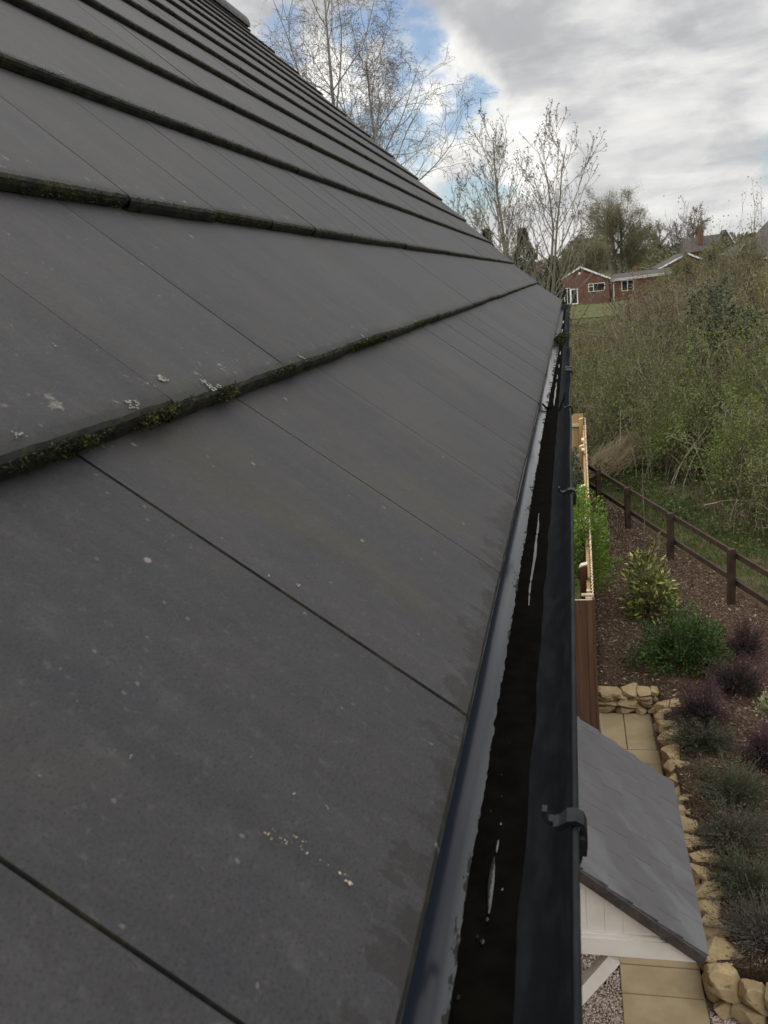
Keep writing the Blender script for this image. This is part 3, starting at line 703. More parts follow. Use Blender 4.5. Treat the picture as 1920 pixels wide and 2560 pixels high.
def side(yf, sgn):
    b = MB(); q0 = CA-nn*.049; q1 = CA+dr*(CL-.05)-nn*.049; zb = -2.862
    b.prism([(-.298, q0[1]), (q1[0], q1[1]), (.542, -2.80), (.542, zb), (-.298, zb)], yf, yf+sgn*.05)
    # recess moulding
    z1 = -2.765; xm = .385
    zt = lambda x: q0[1]+(x-q0[0])*(q1[1]-q0[1])/(q1[0]-q0[0])
    f0, f1 = sorted((yf, yf-sgn*.016))
    b.prism([(-.296, zt(-.296)-.006), (xm, zt(xm)-.006), (xm, zt(xm)-.034), (-.296, zt(-.296)-.034)], f0, f1)
    b.prism([(-.296, z1+.018), (xm+.0, z1+.018), (xm, z1), (-.296, z1)], f0, f1)
    b.prism([(xm-.012, zt(xm)-.035), (xm, zt(xm)-.035), (xm, z1+.019), (xm-.012, z1+.019)], f0, f1)
    f0, f1 = sorted((yf, yf-sgn*.022))
    b.prism([(-.296, z1-.001), (.540, z1-.001), (.540, zb+.002), (-.296, zb+.002)], f0, f1)
    f0, f1 = sorted((yf, yf-sgn*.004)); x = -.29
    while x < xm-.02:
        x2 = min(x+.080, xm-.014)
        b.prism([(x+.001, zt(x+.001)-.036), (x2, zt(x2)-.036), (x2, z1+.02), (x+.001, z1+.02)], f0, f1); x += .083
    return b.build('side_panel', M_WHITE, can)
side(3.475, 1); side(4.795, -1)
b = MB(); b.box((.522, (3.53+4.74)/2, -2.83), (.035, 1.21, .06)); b.build('front_board', M_WHITE, can)
for y in (3.50, 4.77):
    b = MB(); b.box((-.262, y, -3.22), (.07, .07, .70)); b.bar((-.23, y, -3.46), (.16, y, -2.90), .065, .065); b.build('gallows_bracket', M_WHITE, can)
b = MB(); b.box((-.30, 4.13, -3.98), (.05, .92, 2.04)); d_ = hp(b.build('door', M_WHITE))
b = MB(); b.box((-.262, 3.78, -4.0), (.035, .03, .12)); b.build('handle', M_PVC, d_)

# ------------------------------------------------------------------ dry stone edging
def stone_mesh(name, c, d, rz, seed, parent, tilt=(0, 0)):
    pts = {}; n = 11; b = MB(); rs = np.random.default_rng(seed); off = Vector(rs.uniform(0, 50, 3))
    sh = rs.uniform(-.22, .22, 4); cuts = []
    for _ in range(11):
        m_ = rs.normal(size=3); m_ /= np.linalg.norm(m_); cuts.append((m_, rs.uniform(.76, 1.05)))
    V = []; F = []
    def vert(p):
        k = tuple(np.round(p, 4))
        if k in pts: return pts[k]
        q = np.array(p, float); e = 7.0
        q = q/((np.abs(q)**e).sum()**(1/e))
        q[0] *= 1+sh[0]*q[1]+sh[1]*q[2]; q[1] *= 1+sh[2]*q[0]; q[2] *= 1+sh[3]*q[0]
        nz_ = mnoise.noise(Vector(q*1.3)+off)*.16+mnoise.noise(Vector(q*3.0)+off)*.07+mnoise.noise(Vector(q*7)+off)*.035
        q *= 1+nz_
        for m_, d_ in cuts: q = q-max(0.0, float(q @ m_)-d_)*m_
        pts[k] = len(V); V.append(q); return pts[k]
    for ax in range(3):
        for sg in (-1, 1):
            for i in range(n):
                for j in range(n):
                    idx = []
                    for (a, bb) in ((i, j), (i+1, j), (i+1, j+1), (i, j+1)):
                        p = np.zeros(3); p[ax] = sg; p[(ax+1) % 3] = -1+2*a/n; p[(ax+2) % 3] = -1+2*bb/n; idx.append(vert(p))
                    F.append(idx if sg > 0 else idx[::-1])
    V = np.array(V)*np.array(d)/2; a, s = math.cos(rz), math.sin(rz)
    V[:, 2] += V[:, 0]*tilt[0]+V[:, 1]*tilt[1]
    V = np.stack([V[:, 0]*a-V[:, 1]*s, V[:, 0]*s+V[:, 1]*a, V[:, 2]], 1)+np.array(c)
    b.add(V, F); return b.build(name, M_STONE, parent, smooth=False)
wall = tag(empty('stone_wall'), 'low dry laid wall of golden rough stones edging the slab path and bark bed', 'stone wall')
sd = 100
for r_i, (z, hh) in enumerate(((-4.965, .078), (-4.895, .078), (-4.828, .075), (-4.765, .07))):   # end wall facing the camera
    x = .22+(.0 if r_i != 1 else -.02)
    while x < .93:
        wd = random.uniform(.13, .27); wd = min(wd, max(.08, .96-x)); stone_mesh('stone', (x+wd/2, 9.86+random.uniform(-.02, .02)+.012*r_i, z), (wd*1.10, .26, hh*1.26), random.uniform(-.08, .08), sd, wall); sd += 1; x += wd
y = 9.72; i = 0
while y > 5.62:     # side wall along the path, lower course then capping stones that jut over the bed
    ln = random.uniform(.20, .34); stone_mesh('stone', (.955+random.uniform(-.015, .015), y-ln/2, -4.94), (.19, ln*1.08, .17), 0, sd, wall); sd += 1; y -= ln
y = 9.66
while y > 5.60:
    ln = random.uniform(.17, .32); ju = random.choice((.0, .03, .08)); stone_mesh('stone', (.97+ju*.5+random.uniform(-.01, .01), y-ln/2, -4.80+random.uniform(-.012, .02)), (.22+ju, ln*1.04, random.uniform(.13, .19)), random.uniform(-.25, .25), sd, wall, (random.uniform(-.12, .05), 0)); sd += 1; y -= ln
for (x, y, z, dx, dy, dz, rz) in ((.98, 5.42, -4.82, .26, .20, .24, .0), (1.17, 5.33, -4.83, .22, .18, .20, -.2), (1.33, 5.24, -4.82, .20, .24, .26, .2), (1.50, 5.15, -4.84, .26, .2, .22, -.15), (1.74, 5.06, -4.84, .26, .2, .24, -.2), (2.0, 5.0, -4.85, .3, .2, .22, 0),
                              (1.12, 5.27, -4.95, .24, .12, .13, -.3), (1.30, 5.16, -4.97, .2, .14, .12, -.2), (1.0, 5.34, -4.98, .2, .1, .1, .2)):
    stone_mesh('stone', (x, y, z), (dx, dy, dz), rz, sd, wall); sd += 1

# ------------------------------------------------------------------ fences
rf = tag(empty('rail_fence', (2.26, 12.7, -4.74)), 'low dark brown post and two rail fence along the bark bed', 'fence'); rf.rotation_euler = (0, 0, 0)
INV = Matrix.Translation((-2.26, -12.7, 4.74))
fy = [6.3, 8.4, 10.55, 12.70, 14.79, 16.75, 18.4, 20.4]
tops = -3.885
for y in fy:
    x = float(fence_x(y)); b = MB(); dz_ = random.uniform(-.01, .01); b.box((x, y, (tops+dz_-5.1)/2), (.105, .075, 5.1+tops+dz_), rz=R(17)); o = b.build('post', M_RAIL, rf); o.matrix_parent_inverse = INV
for (z, h) in ((-3.985, .085), (-4.40, .085)):
    for a, c in zip(fy[:-1], fy[1:]):
        b = MB(); xa, xc = float(fence_x(a))+.075, float(fence_x(c))+.075; b.bar((xa, a+.01, z), (xc, c-.01, z+random.uniform(-.012, .012)), .036, h); o = b.build('rail', M_RAIL, rf); o.matrix_parent_inverse = INV

gf = tag(empty('garden_fence', (.2, 9.3, -4.9)), 'tall close board garden fence with pale sawn top edges running away beyond the house corner', 'fence')
GINV = Matrix.Translation((-.2, -9.3, 4.9))
def fx(y): return .20+.0105*(y-9.3)
def gp(o): o.matrix_parent_inverse = GINV; return o
ftop = lambda y: -3.33+.012*math.sin(y*2.0)-.0*y
b = MB(); bt = MB(); y = 9.36
while y < 22:
    x = float(fx(y)); z1 = ftop(y)+random.uniform(-.006, .006); y2 = y+.118
    V = [(x-.018, y, -4.95), (x-.003, y, -4.95), (x+.016, y2, -4.95), (x+.006, y2, -4.95)]
    V += [(a, c, z1) for a, c, _ in V]
    b.add(V, [(0, 3, 2, 1), (0, 1, 5, 4), (1, 2, 6, 5), (2, 3, 7, 6), (3, 0, 4, 7)])
    bt.add([(a, c, z1+.0005) for a, c, _ in V[:4]]+[(a, c, z1+.004) for a, c, _ in V[:4]], [(4, 5, 6, 7), (0, 1, 5, 4), (1, 2, 6, 5), (2, 3, 7, 6), (3, 0, 4, 7)])
    y += .104
gp(b.build('boards', M_BOARD, gf)); gp(bt.build('board_top', M_CUT, gf))
for z in (-3.55, -4.15, -4.75):
    b = MB(); b.bar((fx(9.4)-.045, 9.4, z), (fx(22)-.045, 22, z), .045, .075); gp(b.build('rail', M_PINE if z > -3.6 else M_BOARD, gf))
for y, zt in ((10.52, -3.30), (12.6, -3.3), (14.72, -3.30), (18.35, -3.30), (21.4, -3.22)):
    x = float(fx(y))-.10; mt = M_BOARD if y < 15 else M_PINE; b = MB()
    b.box((x, y, (zt-4.95)/2-.02), (.10, .10, zt+4.95-.04)); o = gp(b.build('post', mt, gf))
    b = MB(); b.add([(x-.052, y-.052, zt-.045), (x+.052, y-.052, zt-.015), (x+.052, y+.052, zt-.015), (x-.052, y+.052, zt-.045), (x-.03, y-.052, zt-.018), (x-.03, y+.052, zt-.018), (x+.052, y-.052, zt+.002), (x+.052, y+.052, zt+.002)], [(0, 4, 5, 3), (4, 6, 7, 5), (6, 1, 2, 7), (0, 1, 6, 4), (3, 5, 7, 2)])
    b.build('post_top', M_CUT, o)
for y0, y1 in ((18.0, 18.35), (19.1, 19.5)):
    b = MB(); b.bar((fx(y0)-.07, y0, -3.36), (fx(y1)-.07, y1, -3.38), .06, .03); gp(b.build('cleat', M_CUT, gf))
# panel returning to the house corner, facing the camera
gate = tag(empty('corner_fence_panel', (-.05, 9.25, -5)), 'short brown vertical board fence panel closing the gap at the house corner above the slabs', 'fence panel')
PINV = Matrix.Translation((.05, -9.25, 5))
b = MB()
x = -.29
while x < .19:
    x2 = min(x+.104, .19); b.prism([(x+.002, -5.0), (x2-.002, -5.0), (x2-.002, -3.315), (x+.002, -3.315)], 9.25+random.uniform(0, .004), 9.272); x += .104
o = b.build('boards', M_BOARD, gate); o.matrix_parent_inverse = PINV
b = MB(); b.box((.205, 9.30, -4.17), (.028, .10, 1.72)); b.box((.155, 9.325, -4.16), (.07, .08, 1.70)); o = b.build('post', M_BOARD, gate); o.matrix_parent_inverse = PINV
b = MB(); b.box((-.05, 9.262, -3.311), (.48, .026, .006)); b.box((.14, 9.36, -3.287), (.13, .055, .018)); b.box((.155, 9.325, -3.305), (.075, .09, .008)); b.box((.155, 9.47, -3.284), (.045, .05, .02)); o = b.build('top_edge', M_CUT, gate); o.matrix_parent_inverse = PINV
# far return panel of pale boards
fp = tag(empty('far_fence_panel', (-1, 22, -4.9)), 'pale new pine fence panel facing the house at the far end of the neighbouring garden', 'fence panel')
FINV = Matrix.Translation((1, -22, 4.9)); b = MB(); x = -3.4
while x < .28:
    b.prism([(x+.001, -4.95), (x+.118, -4.95), (x+.118, -3.22+random.uniform(-.005, .005)), (x+.001, -3.22)], 22.05, 22.068+random.uniform(0, .006)); x += .119
o = b.build('boards', M_PINE, fp); o.matrix_parent_inverse = FINV
b = MB(); b.bar((-3.4, 22.02, -3.50), (.28, 22.02, -3.50), .045, .075); b.bar((-3.4, 22.02, -4.3), (.28, 22.02, -4.3), .045, .075); o = b.build('rail', M_CUT, fp); o.matrix_parent_inverse = FINV

# ------------------------------------------------------------------ plants
def dome_points(n, rx, ry, h, inner=.25, lump=.25, seed=0):
    q = rng.normal(size=(n, 3)); q /= np.linalg.norm(q, axis=1)[:, None]; q[:, 2] = np.abs(q[:, 2])
    rr = inner+(1-inner)*rng.uniform(0, 1, n)**.45
    l = np.array([1+lump*mnoise.noise(Vector(a*2.2)+Vector((seed*7., 3, 1))) for a in q])
    return q*np.array([rx, ry, h])*(rr*l)[:, None], q
def stems_to(P, k, r0, r1, base_spread, bend=.15):
    paths = []
    for p in P[:k]:
        a = np.array([p[0]*base_spread, p[1]*base_spread, 0]); m = (a+p)/2+np.array([0, 0, np.linalg.norm(p)*bend]); t = np.linspace(0, 1, 5)[:, None]
        paths.append(((1-t)**2*a+2*t*(1-t)*m+t*t*p, np.linspace(r0, r1, 5)))
    return paths
def shrub(name, loc, rx, ry, h, leaf_n, leaf_l, leaf_w, m_leaf_, m_stem_, label, cat, lump=.3, stems=60, seed=0, group=None, dirup=.3, r0=.006, inner=.3):
    t = tag(empty(name, loc), label, cat, group); P, q = dome_points(leaf_n, rx, ry, h, inner, lump, seed)
    b = MB(); b.leaves(P, rng.uniform(.7, 1.25, leaf_n)*leaf_l, rng.uniform(.7, 1.25, leaf_n)*leaf_w, dirs=q*np.array([1, 1, .6])+rng.normal(0, .55, (leaf_n, 3))+np.array([0, 0, dirup])); b.build('foliage', m_leaf_, t)
    b = MB(); b.tubes(stems_to(P, stems, r0, r0*.3, .15), 4); b.build('stem', m_stem_, t); return t
shrub('laurel_shrub', (1.06, 12.3, -4.74), .37, .34, 1.06, 1000, .12, .040, M_VARIEG, M_STEM, 'yellow and green leaved laurel shrub standing in the bark bed by the rail fence', 'shrub', .32, 120, 1, r0=.007)
shrub('evergreen_shrub', (1.33, 10.6, -4.74), .50, .46, .66, 6500, .062, .020, M_DKSHRUB, M_STEM, 'spreading dark green shrub in front of the yellow leaved laurel', 'shrub', .95, 90, 2)
def spiky(name, loc, r, h, n, m_low, m_top, label, cat, seed, group, topfrac=.35, low='foliage', top='flowers', lw=.007, ll=.03):
    t = tag(empty(name, loc), label, cat, group); P, q = dome_points(n, r*(.85+.3*((seed*37) % 10)/10), r*(.85+.3*((seed*53) % 10)/10), h*(.9+.25*((seed*29) % 10)/10), .5, .85, seed)
    lo_c = []; lo_d = []; hi_c = []; hi_d = []; paths = []
    for p in P:
        a = p*np.array([.28, .28, 0]); tt = np.linspace(0, 1, 11)[1:, None]; c = a*(1-tt)+p*tt+np.array([0, 0, .12*h])*np.sin(tt*math.pi)
        d = np.tile((p-a)/np.linalg.norm(p-a), (10, 1))+rng.normal(0, .42, (10, 3)); kk = int(10*(1-topfrac*rng.uniform(.6, 1.3)))
        lo_c.append(c[:kk]); lo_d.append(d[:kk]); hi_c.append(c[kk:]); hi_d.append(d[kk:])
        paths.append((np.stack([a, (a+p)/2+np.array([0, 0, .10*h]), p]), np.array([.0022, .0018, .0012])))
    b = MB(); C = np.concatenate(lo_c); b.leaves(C, ll, lw, dirs=np.concatenate(lo_d)); b.tubes(paths[::2], 3); b.build(low, m_low, t)
    C = np.concatenate(hi_c)
    if len(C): b = MB(); b.leaves(C, ll*.9, lw*1.15, dirs=np.concatenate(hi_d)); b.build(top, m_top, t)
    return t
gh = 'purple topped heathers in the bark bed'
spiky('heather', (2.12, 10.95, -4.74), .34, .42, 620, M_HEATHG, M_HEATHP, 'purple heather farthest from the path, right of the dark green shrub', 'heather', 3, gh)
spiky('heather', (1.84, 9.85, -4.74), .38, .46, 720, M_HEATHG, M_HEATHP, 'large purple heather directly in front of the dark green shrub', 'heather', 4, gh)
spiky('heather', (1.35, 9.15, -4.74), .38, .44, 720, M_HEATHG, M_HEATHP, 'purple heather closest to the far corner of the stone wall', 'heather', 5, gh)
spiky('heather', (1.86, 8.3, -4.74), .36, .42, 700, M_HEATHG, M_HEATHP, 'purple heather at the right edge of the view, surrounded by chippings', 'heather', 6, gh)
gl = 'grey green lavenders along the stone wall'
spiky('lavender', (1.26, 8.58, -4.74), .38, .27, 520, M_HEATHG, M_LAV, 'small green heath plant tucked under the purple heather at the wall corner', 'lavender', 7, gl, .4, top='tips')
spiky('lavender', (1.42, 7.66, -4.74), .46, .34, 640, M_LAV, M_LAV, 'grey green lavender beside the triangular capping stones', 'lavender', 8, gl, .3, top='tips')
spiky('lavender', (1.32, 6.98, -4.74), .46, .28, 560, M_LAV, M_LAVGREY, 'sprawling lavender with bare grey stems beside the middle of the wall', 'lavender', 9, gl, .55, top='tips')
spiky('lavender', (1.32, 6.36, -4.74), .42, .31, 560, M_LAV, M_LAV, 'greenest lavender beside the near stretch of wall', 'lavender', 10, gl, .3, top='tips')
spiky('lavender', (1.36, 5.80, -4.74), .42, .25, 520, M_LAVGREY, M_LAVGREY, 'bare grey lavender nearest the rounded boulders', 'lavender', 11, gl, .4, top='tips')
spiky('lavender', (1.95, 6.6, -4.74), .34, .3, 420, M_LAVGREY, M_LAVGREY, 'thin grey lavender at the right edge, away from the wall', 'lavender', 12, gl, .4, top='tips')
shrub('variegated_shrub', (2.14, 9.3, -4.74), .2, .2, .3, 500, .035, .02, M_CREAMG, M_STEM, 'small cream variegated plant at the right edge of the bed', 'shrub', .3, 30, 5)
shrub('garden_shrub', (.10, 12.5, -4.22), .46, .85, 1.42, 5600, .055, .030, M_LIMEG, M_STEM, 'bright green leafy shrub spilling over the garden fence', 'shrub', .4, 60, 6)
shrub('climber', (-.02, 17.0, -4.9), .30, 2.6, 1.75, 5000, .06, .035, M_IVY, M_STEM, 'dark green climbing shrub on the inner side of the garden fence', 'shrub', .35, 50, 7)
shrub('seedling_plant', (.62, 14.6, -4.76), .22, .22, .16, 240, .05, .02, M_GREENLEAF, M_STEM, 'low green seedling in the bark beside the bright shrub', 'plant', .3, 20, 8)
t = tag(empty('young_sapling', (1.22, 15.3, -4.75)), 'thin bare sapling standing just behind the rail fence', 'sapling')
b = MB(); b.tubes([(np.array([(0, 0, 0), (.01, 0, .6), (-.01, .01, 1.2), (.0, 0, 1.75)]), np.array([.012, .01, .008, .004]))], 5); b.build('trunk', M_STEM, t)

# ------------------------------------------------------------------ trees
def grow(P, pos, dr, L, r, lvl, paths, tips):
    n = P['seg'][lvl]; pts = [np.array(pos, float)]; d = np.array(dr, float); d /= np.linalg.norm(d); dirs = [d]
    for i in range(n):
        d = d+rng.normal(0, P['wob'][lvl], 3)+np.array([0, 0, P['trop'][lvl]]); d /= np.linalg.norm(d); pts.append(pts[-1]+d*L/n); dirs.append(d)
    rad = np.linspace(r, max(r*P['taper'][lvl], P['rmin']), n+1); paths.setdefault(lvl, []).append((np.array(pts), rad))
    if lvl == P['levels']-1:
        tips.append((pts[-1], d)); return
    k = P['kids'][lvl]; k = int(k*rng.uniform(.8, 1.2)+.5)
    for j in range(k):
        t = P['start'][lvl]+(1-P['start'][lvl])*(j+rng.uniform(0, 1))/k; f = t*n; i = min(int(f), n-1); p = pts[i]+(pts[i+1]-pts[i])*(f-i)
        a = R(P['ang'][lvl]*rng.uniform(.7, 1.3)); ax = np.cross(dirs[i], rng.normal(size=3)); ax /= np.linalg.norm(ax)+1e-9
        nd = dirs[i]*math.cos(a)+ax*math.sin(a); rr = rad[i]*P['rr'][lvl]
        grow(P, p, nd, L*P['lr'][lvl]*(1-P['lt'][lvl]*t)*rng.uniform(.75, 1.2), max(rr, P['rmin']), lvl+1, paths, tips)
    if lvl > 0: tips.append((pts[-1], d))
def tree(name, loc, P, stems, m_bark, label, cat='tree', group=None, leaf=None, crown_name='crown', bud=None):
    global rng; rng = np.random.default_rng(sum(map(ord, label))+P.get('salt', 0))
    t = tag(empty(name, loc), label, cat, group); paths = {}; tips = []
    for (off, d, L, r) in stems: grow(P, off, d, L, r, 0, paths, tips)
    b = MB(); b.tubes(paths[0], 8); 
    if 1 in paths: b.tubes(paths[1], 6)
    b.build('trunk', m_bark, t, smooth=True)
    b = MB()
    for l in sorted(paths):
        if l >= 2: b.tubes(paths[l], 4 if l == 2 else 3)
    if b.v: b.build('crown', m_bark, t)
    T = np.array([a for a, _ in tips]); D = np.array([a for _, a in tips])
    if leaf:
        per, sp_, ll, lw, ml = leaf; C = np.repeat(T, per, 0)+rng.normal(0, sp_, (len(T)*per, 3)); b = MB()
        b.leaves(C, rng.uniform(.7, 1.3, len(C))*ll, rng.uniform(.7, 1.3, len(C))*lw, dirs=np.repeat(D, per, 0)+rng.normal(0, .7, C.shape)); b.build('leaves', ml, t)
    return t, tips
BIRCH = dict(salt=2, levels=5, seg=[9, 8, 6, 5, 3], wob=[.05, .10, .13, .16, .2], trop=[.03, .05, .0, -.06, -.14], taper=[.12, .2, .3, .4, .5], kids=[13, 8, 6, 4, 0], start=[.22, .15, .12, .12, 0], ang=[42, 42, 45, 45, 0], lr=[.46, .52, .50, .5, 0], lt=[.45, .4, .4, .3, 0], rr=[.42, .5, .55, .6, 0], rmin=.0048)
tree('birch_tree', (-7.3, 30, -5), BIRCH, [((0, 0, 0), (-.06, 0, 1), 15.5, .20), ((.3, .2, 0), (.13, .05, 1), 13.0, .15), ((.1, -.3, .4), (.16, -.1, 1), 11.5, .11), ((-.3, .1, .4), (-.24, .1, 1), 12, .11)], M_BIRCH,
     'tall leafless birch with fine drooping twigs rising behind the roof slope', leaf=(1, .05, .06, .02, M_CATKIN))
ASH = dict(levels=4, seg=[10, 8, 6, 4], wob=[.05, .08, .10, .12], trop=[.04, .11, .12, .14], taper=[.15, .25, .45, .6], kids=[17, 6, 3, 0], start=[.14, .2, .25, 0], ang=[44, 38, 40, 0], lr=[.50, .46, .5, 0], lt=[.62, .4, .3, 0], rr=[.42, .5, .6, 0], rmin=.008)
def ash(loc, stems, label):
    t, tips = tree('ash_tree', loc, ASH, stems, M_ASHB, label, group='bare ash trees beyond the gutter end'); T = np.array([a for a, _ in tips]); D = np.array([a for _, a in tips])
    b = MB(); C = np.repeat(T, 4, 0)+rng.normal(0, .025, (len(T)*4, 3)); b.leaves(C, .065, .038, dirs=np.repeat(D, 4, 0)+rng.normal(0, .6, C.shape)); b.build('buds', M_BUD, t)
ash((-2.7, 40, -4.9), [((0, 0, 0), (.03, 0, 1), 10.9, .135), ((.25, .1, .3), (-.05, .1, 1), 9.6, .09)], 'taller bare ash with upswept budded branches standing left of the other')
ash((-1.45, 41, -4.9), [((0, 0, 0), (.07, 0, 1), 10.2, .12), ((.2, 0, .5), (.24, 0, 1), 10.2, .10)], 'bare ash leaning right with branches spread toward the bungalow')
ash((-4.5, 42, -4.9), [((0, 0, 0), (.0, 0, 1), 8.9, .07), ((-.4, .4, 0), (-.05, 0, 1), 7.8, .06)], 'slimmer bare ash half hidden by the roof slope, between the birch and the taller ash')
WIL = dict(levels=5, seg=[6, 7, 6, 4, 3], wob=[.05, .09, .12, .16, .2], trop=[.02, .05, .05, .02, .0], taper=[.3, .25, .3, .4, .5], kids=[9, 8, 7, 5, 0], start=[.25, .15, .12, .12, 0], ang=[38, 34, 38, 42, 0], lr=[.66, .52, .5, .5, 0], lt=[.25, .35, .35, .3, 0], rr=[.5, .5, .5, .5, 0], rmin=.011)
tree('willow_tree', (6.6, 136, -2.7), WIL, [((0, 0, 0), (-.20, 0, 1), 9.0, .40), ((.5, 0, 0), (.28, .1, 1), 8.6, .38), ((.2, .5, 0), (.04, .2, 1), 9.6, .42), ((.9, .4, 0), (.5, 0, 1), 7.0, .3)], M_BARK, 'broad rounded willow hazed olive with buds behind the gabled bungalow', leaf=(4, .32, .15, .05, M_WILLOW))
tree('willow_tree', (1.6, 127, -3.0), WIL, [((0, 0, 0), (-.2, 0, 1), 5.0, .25), ((.4, 0, 0), (.22, 0, 1), 5.6, .25), ((1.5, 0, 0), (.05, 0, 1), 5.2, .22)], M_BARK, 'lower budding willow left of the broad rounded one, over the bungalow ridge', leaf=(4, .32, .15, .05, M_WILLOW))
FAR = dict(levels=4, seg=[6, 6, 5, 4], wob=[.05, .10, .13, .16], trop=[.03, .05, .04, .02], taper=[.25, .25, .35, .5], kids=[11, 8, 7, 0], start=[.2, .15, .12, 0], ang=[42, 40, 42, 0], lr=[.55, .52, .5, 0], lt=[.4, .35, .35, 0], rr=[.5, .5, .55, 0], rmin=.03)
tree('round_tree', (23.2, 182, .6), FAR, [((0, 0, 0), (0, 0, 1), 7.4, .3), ((.5, 0, 0), (.3, 0, 1), 5.6, .2), ((-.5, 0, 0), (-.3, 0, 1), 6.0, .2)], M_BARK, 'small pinkish grey leafless tree on the skyline left of the hilltop roof', leaf=(2, .12, .14, .06, M_PINKBUD))
tree('round_tree', (17.6, 180, .4), FAR, [((0, 0, 0), (0, 0, 1), 5.6, .25), ((.4, 0, 0), (-.3, 0, 1), 4.6, .2)], M_BARK, 'pale low bare tree beside the pinkish one on the skyline', leaf=(2, .12, .14, .06, M_WILLOW))
for (x, y, h_, lb) in ((11.3, 92, 3.6, 'olive leafed small tree right of the brick wing, in front of the brown gable'), (15.2, 98, 4.3, 'olive leafed small tree below the hilltop chimney'), (19.3, 103, 4.3, 'olive leafed small tree below the left end of the long roofed house'), (24.8, 108, 4.0, 'olive leafed small tree at the right edge under the white edged verge'), (8.6, 86, 2.4, 'lowest olive leafed tree, against the white fascia of the brick wing')):
    tree('field_tree', (x, y, float(terrain(x, y))), FAR, [((0, 0, 0), (-.2, 0, 1), h_*.8, .09), ((.3, 0, 0), (.25, 0, 1), h_*.75, .08), ((.1, .2, 0), (.02, 0, 1), h_, .09), ((-.4, .2, 0), (-.5, 0, 1), h_*.6, .06), ((.6, .2, 0), (.55, 0, 1), h_*.6, .06)], M_BARK, lb, group='olive leafed trees veiling the far houses', leaf=(3, .25, .14, .07, M_SCRUBLEAF))
def conifer(loc, h, r, label, seed):
    t = tag(empty('conifer', loc), label, 'tree', 'dark conifers behind the ash trees'); n = 7000; z = rng.uniform(.08, 1, n)**.9
    rad = r*(1-z)**.75*(.55+.45*rng.uniform(0, 1, n)**.4)*(1+.3*np.sin(z*26+rng.uniform(0, .6, n))); a = rng.uniform(0, 6.28, n); a += .25*np.sin(z*40)
    C = np.stack([rad*np.cos(a), rad*np.sin(a), z*h], 1); D = np.stack([np.cos(a), np.sin(a), rng.normal(.1, .5, n)], 1)
    b = MB(); b.leaves(C, rng.uniform(.18, .42, n), rng.uniform(.05, .12, n), dirs=D); b.build('crown', M_CONIFER, t)
    b = MB(); b.tubes([(np.array([(0, 0, -.3), (0, 0, h*.5), (0, 0, h*.96)]), np.array([.2, .12, .03]))], 6); b.build('trunk', M_BARK, t)
conifer((-3.3, 70, -4.4), 8.2, 1.7, 'tallest dark conifer between the two ash trunks', 1)
conifer((-6.3, 72, -4.4), 8.6, 1.6, 'dark conifer just above the roof verge, left of the taller ash', 2)
conifer((-1.2, 74, -4.4), 6.0, 1.1, 'small dark conifer right of the ash trunks', 3)
conifer((-4.9, 76, -4.4), 6.4, 1.6, 'squat dark conifer behind the gap at the roof verge', 4)

# ------------------------------------------------------------------ far buildings
def window(parent, x0, x1, z0, z1, y, bars=(), hbar=None, name='window', fw=.07):
    b = MB(); gl_ = MB()
    for (a, c, p, q) in ((x0, x1, z1-fw, z1), (x0, x1, z0, z0+fw), (x0, x0+fw, z0+fw, z1-fw), (x1-fw, x1, z0+fw, z1-fw)): b.box(((a+c)/2, y-.02, (p+q)/2), (c-a, .08, q-p))
    for m_ in bars: b.box((m_, y-.02, (z0+z1)/2), (fw, .078, z1-z0-2*fw))
    if hbar: b.box(((hbar[0]+hbar[1])/2, y-.02, hbar[2]), (hbar[1]-hbar[0], .076, fw))
    o = b.build(name, M_UPVC, parent); gl_.box(((x0+x1)/2, y, (z0+z1)/2), (x1-x0-.04, .03, z1-z0-.04)); gl_.build('pane', M_GLASS, o); return o
def gable_house(name, label, x0, x1, xa, ze, za, zb, y0, y1, brick, ov=.25):
    t = tag(empty(name, ((x0+x1)/2, (y0+y1)/2, zb)), label, 'house'); iv = Matrix.Translation((-(x0+x1)/2, -(y0+y1)/2, -zb)); b = MB()
    b.prism([(x0+ov, zb-1), (x1-ov, zb-1), (x1-ov, ze-.1), (xa, za-.22), (x0+ov, ze-.1)], y0, y1); W_ = b.build('wall', brick, t)
    b = MB()
    for (xe) in (x0, x1):
        q = np.array([xe, ze]); p = np.array([xa, za]); d = (q-p)/np.linalg.norm(q-p); nn_ = np.array([-d[1], d[0]]); nn_ = nn_ if nn_[1] > 0 else -nn_
        b.prism([tuple(p), tuple(q), tuple(q+nn_*.10), tuple(p+nn_*.10)], y0-.2, y1+.2)
    b.build('roof', M_FROOF, t); b = MB()
    for (xe) in (x0, x1):
        q = np.array([xe, ze]); p = np.array([xa, za]); d = (q-p)/np.linalg.norm(q-p); nn_ = np.array([-d[1], d[0]]); nn_ = nn_ if nn_[1] > 0 else -nn_
        b.prism([tuple(p-nn_*.13), tuple(q-nn_*.13), tuple(q+nn_*.06), tuple(p+nn_*.06)], y0-.26, y0-.202)
    b.build('bargeboard', M_UPVC, t)
    for c in t.children: c.matrix_parent_inverse = iv
    return t, iv
bg, iv = gable_house('bungalow', 'red brick gabled bungalow with white framed patio door across the scrubland', -1.85, 5.0, 1.45, -.93, .76, -3.75, 110, 122, M_REDBRICK)
for o in (window(bg, -1.45, -.62, -2.6, -1.60, 109.99, (-1.05,)), window(bg, -.60, .15, -3.55, -1.60, 109.99, (-.22,)), window(bg, .15, 1.05, -3.62, -1.75, 109.99, (), None, 'door', .13), window(bg, 2.31, 4.27, -2.32, -1.34, 109.99, (2.92,), (2.31, 2.92, -1.68))): o.matrix_parent_inverse = iv
